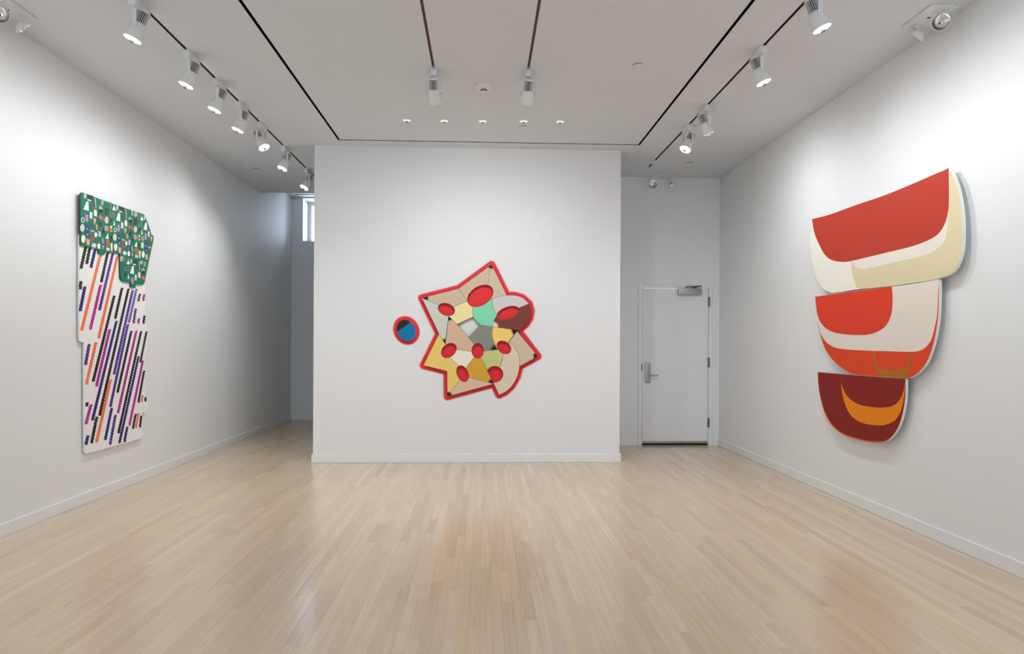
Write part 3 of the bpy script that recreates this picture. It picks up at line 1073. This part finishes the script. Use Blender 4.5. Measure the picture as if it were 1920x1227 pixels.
HOLE_OBJ = {}
for k, pts in HOLES.items():
    bm = prism([cw(p, .12) for p in pts], (0, 1, 0), .14)
    bm.transform(Matrix.Translation(-s_art.location))
    me = bpy.data.meshes.new('hole')
    bm.to_mesh(me)
    bm.free()
    o = bpy.data.objects.new('hole_cutter', me)
    COL.objects.link(o)
    o.location = s_art.location
    HOLE_OBJ[k] = o
dg = None
TH = .018
for nm, c, pts, hl, spots, curved in PIECES:
    loop = [cw(p, DC) for p in pts]
    if curved:
        loop = smooth_loop(loop, 5, 30)
    loop = inset_loop(loop, .0017)
    bm = prism(loop, (0, 1, 0), TH)
    bm.transform(Matrix.Translation(-s_art.location))
    me = bpy.data.meshes.new('panel_piece')
    bm.to_mesh(me)
    bm.free()
    o = bpy.data.objects.new('panel_piece', me)
    COL.objects.link(o)
    o.location = s_art.location
    for h in hl:
        md = o.modifiers.new('cut', 'BOOLEAN')
        md.object = HOLE_OBJ[h]
        md.operation = 'DIFFERENCE'
        md.solver = 'EXACT'
    bpy.context.view_layer.update()
    ev = o.evaluated_get(bpy.context.evaluated_depsgraph_get())
    me2 = bpy.data.meshes.new_from_object(ev)
    o.modifiers.clear()
    o.data = me2
    o.name = 'panel_piece'
    me2.materials.clear()
    me2.materials.append(soot_paint('piece_' + nm, c, spots))
    me2.materials.append(M_EDGEDARK)
    for p in me2.polygons:
        p.material_index = 0 if p.normal.y < -.9 else 1
    o.location = (0, 0, 0)
    o.parent = s_art
OUT = [(290, 364), (573, 293), (825, 108), (942, 345), (1000, 345), (1060, 362), (1112, 408), (1128, 460), (1118, 520), (1085, 570), (1028, 612),
       (1180, 812), (1040, 889), (1036, 910), (1020, 970), (980, 1040), (930, 1085), (882, 1108), (842, 1022), (486, 1120), (484, 926), (303, 881), (422, 640)]
QUAD = ((560, 566), (682, 510), (733, 570), (647, 664))
# black sheet behind the pieces: shows in the joints between them
bq = prism([cw(p, .12) for p in QUAD], (0, 1, 0), .14)
bq.transform(Matrix.Translation(-s_art.location))
me = bpy.data.meshes.new('hole')
bq.to_mesh(me)
bq.free()
HOLE_OBJ['q'] = bpy.data.objects.new('hole_cutter', me)
COL.objects.link(HOLE_OBJ['q'])
HOLE_OBJ['q'].location = s_art.location
bm = prism(inset_loop(smooth_loop([cw(p, DC - TH - .0005) for p in OUT], 4, 30), .006), (0, 1, 0), .004)
bm.transform(Matrix.Translation(-s_art.location))
me = bpy.data.meshes.new('backing_sheet')
bm.to_mesh(me)
bm.free()
o = bpy.data.objects.new('backing_sheet', me)
COL.objects.link(o)
o.location = s_art.location
for h in HOLE_OBJ.values():
    md = o.modifiers.new('cut', 'BOOLEAN')
    md.object = h
    md.operation = 'DIFFERENCE'
    md.solver = 'EXACT'
bpy.context.view_layer.update()
me = bpy.data.meshes.new_from_object(o.evaluated_get(bpy.context.evaluated_depsgraph_get()))
o.modifiers.clear()
o.data = me
me.materials.clear()
me.materials.append(M_EDGEDARK)
o.location = (0, 0, 0)
o.parent = s_art
for o in HOLE_OBJ.values():
    bpy.data.objects.remove(o, do_unlink=True)
# spacer blocks that hold the pieces off the wall
for p in ((640, 330), (380, 380), (430, 560), (600, 480), (780, 500), (780, 660), (570, 660), (980, 380), (1040, 560), (900, 620),
          (1090, 800), (980, 900), (820, 830), (590, 810), (720, 930), (400, 850), (600, 1050)):
    c = cw(p, DC)
    obj('spacer_block', box(c.x - .025, c.x + .025, YC - DC + TH + .0045, YC - .0005, c.z - .025, c.z + .025), M_EDGEDARK, s_art)

# halo paint on the wall
def seg_dist(p, poly):
    best = 1e9
    ins = False
    n = len(poly)
    x, z = p
    for i in range(n):
        x0, z0 = poly[i]
        x1, z1 = poly[(i + 1) % n]
        dx, dz = x1 - x0, z1 - z0
        t = max(0, min(1, ((x - x0) * dx + (z - z0) * dz) / (dx * dx + dz * dz + 1e-12)))
        best = min(best, math.hypot(x - x0 - t * dx, z - z0 - t * dz))
        if (z0 > z) != (z1 > z) and x < (x1 - x0) * (z - z0) / (z1 - z0) + x0:
            ins = not ins
    return -best if ins else best


def halo_mat():
    m = bpy.data.materials.new('red_spray_paint')
    m.use_nodes = True
    nt = m.node_tree
    p = nt.nodes['Principled BSDF']
    p.inputs['Base Color'].default_value = rgb(220, 30, 38, 1.25)
    p.inputs['Roughness'].default_value = .65
    at = nt.nodes.new('ShaderNodeAttribute')
    at.attribute_name = 'cover'
    geo = nt.nodes.new('ShaderNodeNewGeometry')
    n = nt.nodes.new('ShaderNodeTexNoise')
    n.inputs['Scale'].default_value = 120
    n.inputs['Detail'].default_value = 3
    nt.links.new(geo.outputs['Position'], n.inputs['Vector'])
    # cover + (noise-.5)*.35*cover
    r = nt.nodes.new('ShaderNodeMapRange')
    r.inputs['To Min'].default_value = .72
    r.inputs['To Max'].default_value = 1.28
    nt.links.new(n.outputs['Fac'], r.inputs['Value'])
    mu = nt.nodes.new('ShaderNodeMath')
    mu.operation = 'MULTIPLY'
    mu.use_clamp = True
    nt.links.new(at.outputs['Fac'], mu.inputs[0])
    nt.links.new(r.outputs[0], mu.inputs[1])
    nt.links.new(mu.outputs[0], p.inputs['Alpha'])
    return m


M_HALO = halo_mat()


def halo(parent, outline, keep, w0, w1, cell=.009):
    poly = [(v.x, v.z) for v in outline]
    kp = [(v.x, v.z) for v in keep] if keep else None
    xs0, xs1 = min(p[0] for p in poly) - w1 - .02, max(p[0] for p in poly) + w1 + .02
    zs0, zs1 = min(p[1] for p in poly) - w1 - .02, max(p[1] for p in poly) + w1 + .02
    nx, nz = int((xs1 - xs0) / cell) + 1, int((zs1 - zs0) / cell) + 1
    bm = bmesh.new()
    lay = bm.verts.layers.float.new('cover')
    grid = []
    sm = lambda t: (lambda u: u * u * (3 - 2 * u))(max(0.0, min(1.0, t)))
    for i in range(nx + 1):
        colv = []
        for j in range(nz + 1):
            x, z = xs0 + i * cell, zs0 + j * cell
            d = seg_dist((x, z), poly)
            a = 1 - sm((d - w0) / (w1 - w0))
            if kp and a > 0:
                a *= sm((seg_dist((x, z), kp) - .002) / .03)
            colv.append((x, z, a))
        grid.append(colv)
    V = {}
    def v(i, j):
        if (i, j) not in V:
            x, z, a = grid[i][j]
            q = bm.verts.new((x, YC - .0012, z))
            q[lay] = a
            V[(i, j)] = q
        return V[(i, j)]
    for i in range(nx):
        for j in range(nz):
            if max(grid[i][j][2], grid[i + 1][j][2], grid[i][j + 1][2], grid[i + 1][j + 1][2]) > 0:
                bm.faces.new((v(i, j), v(i + 1, j), v(i + 1, j + 1), v(i, j + 1)))
    o = obj('spray_halo', bm, M_HALO, parent, fixn=False)
    o['label'] = 'soft-edged red spray paint on the wall'
    return o


halo(s_art, [cw(p, .012) for p in OUT], [cw(p, .02) for p in ((560, 570), (682, 506), (737, 572), (647, 668))], .028, .056)

o_art = thing('oval_relief', 'small black and blue oval relief with red sprayed halo', 'artwork', (-.93, YC, 1.4))
E0 = ellipse(171, 613, 86, 70, 62, 56)
line_a, line_b = Vector((105, 622)), Vector((200, 553))
nrm = Vector((-(line_b - line_a).y, (line_b - line_a).x))
up_, lo_ = [], []
for i, p in enumerate(E0):
    q = E0[(i + 1) % len(E0)]
    s0 = nrm.dot(Vector(p) - line_a)
    s1 = nrm.dot(Vector(q) - line_a)
    (lo_ if s0 > 0 else up_).append(p)
    if (s0 > 0) != (s1 > 0):
        t = s0 / (s0 - s1)
        x = (p[0] + (q[0] - p[0]) * t, p[1] + (q[1] - p[1]) * t)
        up_.append(x)
        lo_.append(x)
for pts, c, nm in ((up_, (34, 30, 32), 'black'), (lo_, (0, 112, 160), 'blue')):
    loop = inset_loop([cw(p, DC) for p in pts], .0016)
    bm = prism(loop, (0, 1, 0), TH)
    for f in bm.faces:
        f.material_index = 0 if f.normal.y < -.9 else 1
    obj('panel_piece', bm, [soot_paint('oval_' + nm, c, []), M_EDGE], o_art, fixn=False)
c = cw((171, 613), DC)
obj('spacer_block', box(c.x - .05, c.x + .05, YC - DC + TH + .0045, YC - .0005, c.z - .05, c.z + .05), M_EDGEDARK, o_art)
halo(o_art, [cw(p, .012) for p in E0], None, .026, .052)

# ---- LEFT WALL: striped panel with patterned fabric panel over its top
l_art = thing('shaped_painting', 'tall white painting with slanted coloured stripes under a green patterned panel', 'painting', (XL, 6.4, .45))
DW, DG = .026, .040


def lw(p, d):
    return on_x(p[0], p[1], XL + d)


WHITEP = paint('white_panel_paint', (238, 236, 232), 1.05, var=.01)
GREENP = paint('green_fabric_print', (28, 124, 92), .95)
outl = [(149.2, 440), (200, 440), (262, 470), (272, 500), (272, 545), (272, 607), (276, 608), (276, 650), (272.3, 665), (272.3, 740), (275.6, 747), (275.6, 771), (266.4, 774.5),
        (268.3, 816), (267.4, 820.6), (264, 822.8), (165, 850.6), (161, 850), (158.8, 846), (158.2, 642.5), (153.5, 641.6), (150.5, 639.8), (149.2, 636)]
wl = smooth_loop([lw(p, DW) for p in outl], 4, 50)
bm = prism(wl, (-1, 0, 0), .016)
for f in bm.faces:
    f.material_index = 0 if f.normal.x > .9 else 1
wp = obj('striped_panel', bm, [WHITEP, M_EDGE], l_art, fixn=False)
obj('mounting_cleat', box(XL, XL + DW - .016, 6.1, 6.7, 1.4, 1.5), M_EDGE, wp)
gout = [(151.2, 368), (152.2, 363.5), (155.4, 361.2), (184.3, 372.2), (245, 393.9), (266.5, 400.9), (270.2, 402.6), (273.2, 408), (283.1, 435.7), (283.9, 440.6), (286.6, 441.2), (288.0, 444.5),
        (287.9, 450.6), (278.0, 496), (271.7, 527.5), (270, 532.8), (267, 534.2), (254.6, 532.2), (254.4, 540.3), (245.0, 538.4), (245.6, 530.5), (231, 527.4), (227.6, 524.8), (226, 520),
        (224.6, 478), (223.4, 475.9), (197.9, 471.4), (196.1, 478.2), (185.6, 475.7), (185.0, 467.2), (153.2, 460.6), (151.5, 458.6)]
gl = smooth_loop([lw(p, DG) for p in gout], 4, 50)
bm = prism(gl, (-1, 0, 0), .0135)
M_GEDGE = mat('fabric_edge_dark', (.03, .055, .045, 1), .8, bump=.1)
for f in bm.faces:
    f.material_index = 0 if f.normal.x > .9 else 1
gp = obj('patterned_panel', bm, [GREENP, M_GEDGE], l_art, fixn=False)
# two dark fabric seams
for a, b in (((184.6, 388), (184.9, 430)), ((245.1, 394.2), (245.2, 484))):
    A, B = lw(a, DG), lw(b, DG)
    obj('seam', box(XL + DG - .0005, XL + DG + .0012, A.y - .0045, A.y + .0045, B.z, A.z), M_GEDGE, gp)

# printed motifs: one repeat, laid out on the cloth, then repeated as a half-drop
F = lambda x, y: (140 + x / 10.225, 355 + y / 10.225)
COLS = {'w': (236, 234, 230), 'g': (176, 176, 172), 'd': (62, 58, 58), 'k': (34, 32, 36), 'p': (240, 176, 172), 'm': (196, 136, 186), 'l': (206, 204, 226),
        'c': (240, 228, 190), 'r': (236, 92, 108), 'a': (244, 184, 140), 'v': (112, 58, 82), 'o': (232, 106, 50), 'y': (238, 208, 120), 'n': (74, 54, 136),
        'b': (138, 84, 72), 's': (236, 160, 146), 'x': (196, 60, 84), 't': (176, 150, 196), 'e': (190, 214, 226), 'u': (58, 66, 150), 'z': (226, 236, 206)}


def el(cx, cy, a, b, n=12):
    return [(cx + a * math.cos(2 * math.pi * k / n), cy + b * math.sin(2 * math.pi * k / n)) for k in range(n)]


def rc(cx, cy, w, h, sl=.2):
    return [(cx - w / 2, cy - h / 2 - sl * w / 2), (cx + w / 2, cy - h / 2 + sl * w / 2), (cx + w / 2, cy + h / 2 + sl * w / 2), (cx - w / 2, cy + h / 2 - sl * w / 2)]


def dots(cx, cy, w, h, nx, ny, r, c, jit=0):
    out = []
    for i in range(nx):
        for j in range(ny):
            out.append((c, el(cx + w * ((i + .5) / nx - .5) + (j % 2 - .5) * jit, cy + h * ((j + .5) / ny - .5) + .2 * w * ((i + .5) / nx - .5), r, r * 1.2, 6)))
    return out


MOT = []     # each motif: list of (colour, polygon in crop pixels)
MOT.append([('g', el(200, 130, 26, 55))] + dots(200, 130, 40, 80, 2, 4, 5, 'w', 6))
MOT.append([('d', [(247, 95), (355, 130), (350, 235), (245, 190)]), ('w', [(246, 188), (315, 210), (315, 232), (246, 212)])])
MOT.append([('u', [(370, 172), (384, 174), (396, 358), (376, 346)]), ('y', [(386, 164), (398, 168), (414, 366), (402, 362)])])
MOT.append([('w', el(455, 195, 34, 40)), ('k', [(430, 200), (468, 160), (478, 172), (440, 214)]), ('k', [(448, 225), (484, 186), (486, 200), (462, 232)])])
MOT.append([('g', [(508, 190), (560, 200), (552, 305), (508, 296)])] + dots(530, 250, 40, 80, 2, 3, 6, 'd', 5))
MOT.append([('g', [(580, 240), (612, 222), (655, 240), (652, 310), (618, 335), (584, 318)])])
MOT.append([('d', rc(690, 318, 38, 130))] + dots(690, 318, 40, 120, 2, 5, 5, 'w', 4))
MOT.append([('g', [(755, 280), (772, 350), (740, 345)]), ('w', [(740, 345), (772, 350), (790, 416), (720, 396)])])
MOT.append([('w', [(225, 235), (262, 240), (270, 416), (170, 386)])] + dots(230, 340, 60, 120, 2, 4, 4, 'p', 6))
MOT.append([('d', el(318, 325, 24, 60))] + dots(318, 325, 30, 90, 2, 4, 5, 'g', 4))
MOT.append([('g', [(455, 385), (458, 340), (490, 316), (520, 335), (540, 390)]), ('k', [(470, 380), (532, 392), (525, 440), (500, 462), (478, 440)])])
MOT.append([('k', [(582, 362), (625, 370), (645, 420), (630, 475), (600, 492), (580, 470)])] + dots(610, 425, 36, 90, 2, 3, 4, 'w', 5))
MOT.append([('k', [(680, 445), (700, 432), (765, 460), (768, 520), (745, 548), (680, 515)])] + dots(722, 490, 90, 100, 4, 4, 6, 'w', 4))
MOT.append([('m', [(205, 480), (256, 494), (258, 628), (208, 612)]), ('b', [(205, 458), (256, 472), (256, 494), (205, 480)])])
MOT.append([('l', [(288, 430), (342, 446), (336, 568), (285, 555)])])
MOT.append([('s', [(370, 383), (425, 400), (425, 420), (370, 403)]), ('c', [(370, 403), (425, 420), (425, 530), (370, 505)])])
MOT.append([('r', [(447, 550), (462, 512), (495, 498), (525, 515), (556, 596)])])
MOT.append([('p', el(612, 592, 38, 68))])
MOT.append([('d', [(674, 565), (722, 578), (686, 676)])])
MOT.append([('w', [(756, 588), (776, 704), (742, 692)])])
MOT.append([('a', [(358, 545), (410, 572), (382, 690)]), ('r', [(362, 548), (408, 572), (404, 584), (366, 562)])])
MOT.append([('v', [(300, 622), (366, 726), (294, 702)])])
MOT.append([('y', [(410, 672), (440, 700), (456, 740), (440, 780), (410, 772)]), ('o', [(412, 690), (424, 700), (424, 775), (412, 770)]), ('k', [(432, 704), (442, 716), (442, 770), (432, 776)])])
MOT.append([('k', [(480, 640), (542, 662), (524, 734), (480, 702)]), ('k', [(520, 742), (572, 760), (562, 884)])] + dots(520, 720, 60, 130, 2, 4, 5, 'w', 6))
MOT.append([('g', rc(608, 752, 70, 96))] + dots(608, 752, 66, 90, 3, 4, 5, 'd', 4))
MOT.append([('o', [(664, 730), (690, 704), (716, 800), (690, 820), (668, 790)]), ('w', el(704, 725, 16, 24, 8)), ('y', [(690, 800), (722, 806), (706, 826)])])
MOT.append([('c', el(776, 782, 30, 44)), ('G', el(776, 782, 20, 32))])
MOT.append([('w', el(770, 922, 34, 66))] + dots(770, 922, 46, 90, 2, 4, 7, 'k', 6))
MOT.append([('n', rc(850, 910, 56, 78)), ('n', rc(850, 1010, 56, 74)), ('t', el(852, 934, 18, 16, 8)), ('t', el(852, 1034, 18, 16, 8))])
MOT.append([('b', rc(325, 842, 66, 66)), ('w', [(303, 782), (376, 806), (372, 822), (303, 798)])])
MOT.append([('w', el(406, 874, 26, 48))])
MOT.append([('t', rc(478, 858, 52, 110))] + dots(478, 858, 46, 100, 2, 4, 6, 'w', 6))
MOT.append([('w', [(640, 838), (650, 962), (588, 944)])])
MOT.append([('k', [(698, 880), (722, 1000), (678, 1006)])] + dots(700, 955, 30, 80, 2, 3, 5, 'r', 4) + [('k', el(704, 920, 18, 30, 8))])
MOT.append([('t', [(520, 930), (550, 940), (570, 1046), (524, 1036)])] + dots(542, 990, 36, 90, 2, 4, 5, 'd', 6))
MOT.append([('z', el(165, 952, 40, 76, 16))])
MOT.append([('s', [(225, 950), (292, 964), (285, 1010), (290, 1050), (274, 1082), (240, 1066), (228, 1030)])])
MOT.append([('x', [(318, 912), (386, 928), (386, 966), (350, 962), (340, 1030), (318, 1020)])])
MOT.append([('l', [(322, 1082), (335, 1046), (370, 1032), (405, 1048), (420, 1086), (400, 1122), (340, 1112)])])
MOT.append([('w', rc(464, 1092, 50, 96)), ('b', rc(462, 1002, 30, 50))])
MOT.append([('o', rc(638, 1046, 54, 116)), ('b', el(638, 1030, 16, 22, 8)), ('b', el(636, 1074, 16, 18, 8))])
MOT.append([('c', [(688, 1035), (728, 1042), (722, 1194), (697, 1186)]), ('v', [(730, 1062), (748, 1066), (738, 1190), (726, 1188)])])
MOT.append([('n', el(540, 1108, 32, 44)), ('w', el(530, 1090, 9, 12, 8)), ('w', el(552, 1100, 9, 12, 8)), ('w', el(540, 1130, 12, 12, 8))])
MOT.append([('e', rc(638, 1152, 66, 54))])

PX, PZ = .506, .461
bm = bmesh.new()
lay = bm.verts.layers.float_color.new('ink')
gp2 = [(v.y, v.z) for v in gl]
lift = [0]
for mo in MOT:
    base = [(c, [lw(F(*q), DG) for q in poly]) for c, poly in mo]
    for i in range(-2, 4):
        for j in range(-1, 2):
            dy, dz = i * PX + (.5 * PX if j % 2 else 0), -j * PZ
            allp = [(q.y + dy, q.z + dz) for c, poly in base for q in poly]
            dd = [seg_dist(q, gp2) for q in allp]
            if min(dd) > -.012:
                continue
            if max(dd) > .012:
                continue
            if max(dd) > -.001:
                cyy = sum(q[0] for q in allp) / len(allp); czz = sum(q[1] for q in allp) / len(allp)
                if seg_dist((cyy, czz), gp2) > -.02:
                    continue
            for lv, (c, poly) in enumerate(base):
                cc = (30, 130, 96) if c == 'G' else COLS[c]
                colr = rgb(*cc, 1.1)
                vsx = []
                for q in poly:
                    y_, z_ = q.y + dy, q.z + dz
                    vsx.append(bm.verts.new((XL + DG + .0003 + .00015 * lv, y_, z_)))
                for v_ in vsx:
                    v_[lay] = colr
                bm.faces.new(vsx)


def ink_mat(name, attr):
    m = bpy.data.materials.new(name)
    m.use_nodes = True
    nt = m.node_tree
    p = nt.nodes['Principled BSDF']
    p.inputs['Roughness'].default_value = .65
    p.inputs['Specular IOR Level'].default_value = .2
    a = nt.nodes.new('ShaderNodeAttribute')
    a.attribute_name = attr
    nt.links.new(a.outputs['Color'], p.inputs['Base Color'])
    return m


bmesh.ops.recalc_face_normals(bm, faces=bm.faces)
o = tag(obj('printed_motifs', bm, ink_mat('motif_ink', 'ink'), gp, fixn=False), kind='stuff')
o['label'] = 'small printed shapes scattered over the green cloth'


def stripe_paint(name, c, c2, amt):
    """stripe colour that thins and pools along its length"""
    m = mat(name, rgb(*c, .95), .6, bump=.06, bscale=300, spec=.25)
    nt = m.node_tree
    p = nt.nodes['Principled BSDF']
    tc = nt.nodes.new('ShaderNodeTexCoord')
    n = nt.nodes.new('ShaderNodeTexNoise')
    n.inputs['Scale'].default_value = 3.2
    n.inputs['Detail'].default_value = 3
    nt.links.new(tc.outputs['Object'], n.inputs['Vector'])
    r = nt.nodes.new('ShaderNodeMapRange')
    r.inputs['From Min'].default_value = .45
    r.inputs['From Max'].default_value = .75
    r.inputs['To Max'].default_value = amt
    nt.links.new(n.outputs['Fac'], r.inputs['Value'])
    mx = nt.nodes.new('ShaderNodeMix')
    mx.data_type = 'RGBA'
    nt.links.new(r.outputs[0], mx.inputs[0])
    mx.inputs[6].default_value = rgb(*c, .95)
    mx.inputs[7].default_value = rgb(*c2, .95)
    nt.links.new(mx.outputs[2], p.inputs['Base Color'])
    return m


SP = {'k': stripe_paint('stripe_black', (38, 33, 34), (80, 78, 80), .5), 'd': stripe_paint('stripe_charcoal', (52, 50, 50), (80, 78, 78), .5),
      'n': stripe_paint('stripe_navy', (52, 38, 118), (70, 56, 140), .6), 'o': stripe_paint('stripe_orange', (250, 122, 76), (252, 150, 112), .8),
      'm': stripe_paint('stripe_magenta', (188, 40, 146), (208, 66, 172), .7), 'u': stripe_paint('stripe_purple', (84, 52, 142), (124, 92, 176), .9),
      't': stripe_paint('stripe_lavender', (124, 100, 180), (158, 138, 200), .8), 'h': stripe_paint('stripe_grey', (92, 90, 92), (60, 58, 60), .8)}
c4 = lambda x, y: (140 + x / 6.456, 460 + y / 6.456)
c5 = lambda x, y: (200 + x / 6.456, 540 + y / 6.456)
c6 = lambda x, y: (145 + x / 5.577, 640 + y / 5.577)
c7 = lambda x, y: (200 + x / 7.222, 680 + y / 7.222)
STR = [('d', c4(135, 20), c4(76, 285)), ('d', c4(185, 30), c4(145, 230)), ('n', c4(248, 50), c4(197, 275)), ('o', c4(310, 125), c4(84, 1035)),
       ('k', c4(402, 85), c4(322, 450)), ('u', c4(462, 100), c4(300, 790)), ('o', c4(518, 130), c4(290, 1130)), ('o', c6(195, 12), c6(94, 455)),
       ('m', c4(315, 480), c4(190, 1022)), ('k', c4(480, 610), c6(165, 425)), ('n', c4(125, 500), c4(66, 800)), ('k', c5(187, 0), c5(103, 375)),
       ('n', c5(120, 400), c6(158, 830)), ('m', c5(38, 500), c6(200, 475)), ('u', c6(125, 30), c6(86, 250)), ('k', c5(265, 10), c6(232, 780)),
       ('o', c6(350, 400), c6(200, 1060)), ('u', c5(315, 30), c5(88, 1050)), ('t', c5(362, 10), c5(268, 425)), ('u', c5(258, 440), c6(345, 690)),
       ('k', c5(300, 520), c6(420, 540)), ('m', c5(360, 520), c6(425, 755)), ('k', c5(418, 525), c6(430, 965)), ('k', c5(483, 528), c5(408, 905)),
       ('h', c5(405, 70), c5(382, 165)), ('h', c5(352, 250), c5(325, 430)), ('m', c5(455, 78), c5(442, 160)), ('m', c5(392, 370), c5(382, 432)),
       ('k', c5(458, 335), c5(445, 435)), ('n', c5(387, 830), c7(172, 1095)), ('m', c5(440, 880), c7(308, 855)), ('k', c7(508, 110), c7(430, 545)),
       ('o', c7(485, 445), c7(470, 540)), ('k', c7(528, 470), c7(524, 530)), ('k', c7(395, 695), c7(355, 900)), ('o', c7(432, 685), c7(395, 890)),
       ('k', c7(468, 720), c7(452, 880)), ('n', c6(360, 700), c6(292, 1035)), ('u', c6(400, 770), c6(342, 1085)), ('n', c7(280, 870), c7(240, 1080)),
       ('k', c6(205, 790), c6(148, 1070)), ('m', c6(145, 660), c6(90, 870)), ('n', c6(112, 985), c6(90, 1085)), ('k', c6(104, 640), c6(98, 684)),
       ('d', c4(74, 435), c4(68, 535))]
for c, a, b in STR:
    A, B = lw(a, DW), lw(b, DW)
    L = (B - A).length
    n = max(4, int(L / .0135) // 2 * 2)
    def hw(t):
        x = a[0] + (b[0] - a[0]) * t
        return 2.92 - (x - 150) / 120 * .98
    left, right = [], []
    for k in range(n + 1):
        t = k / n
        px, py = a[0] + (b[0] - a[0]) * t, a[1] + (b[1] - a[1]) * t
        h = hw(t)
        z = .50 * (1 if k % 2 else -1)
        if k in (0, n):
            h *= .9
            z = 0
        left.append(lw((px - h + z, py), DW + .0012))
        right.append(lw((px + h + z, py), DW + .0012))
    bm = bmesh.new()
    vl = [bm.verts.new(p) for p in left]
    vr = [bm.verts.new(p) for p in right]
    bl = [bm.verts.new(p - Vector((.0011, 0, 0))) for p in left]
    br = [bm.verts.new(p - Vector((.0011, 0, 0))) for p in right]
    for k in range(n):
        bm.faces.new((vl[k], vr[k], vr[k + 1], vl[k + 1]))
        bm.faces.new((vl[k], vl[k + 1], bl[k + 1], bl[k]))
        bm.faces.new((vr[k + 1], vr[k], br[k], br[k + 1]))
    bm.faces.new((vl[0], bl[0], br[0], vr[0]))
    bm.faces.new((vl[n], vr[n], br[n], bl[n]))
    obj('painted_stripe', bm, SP[c], wp)
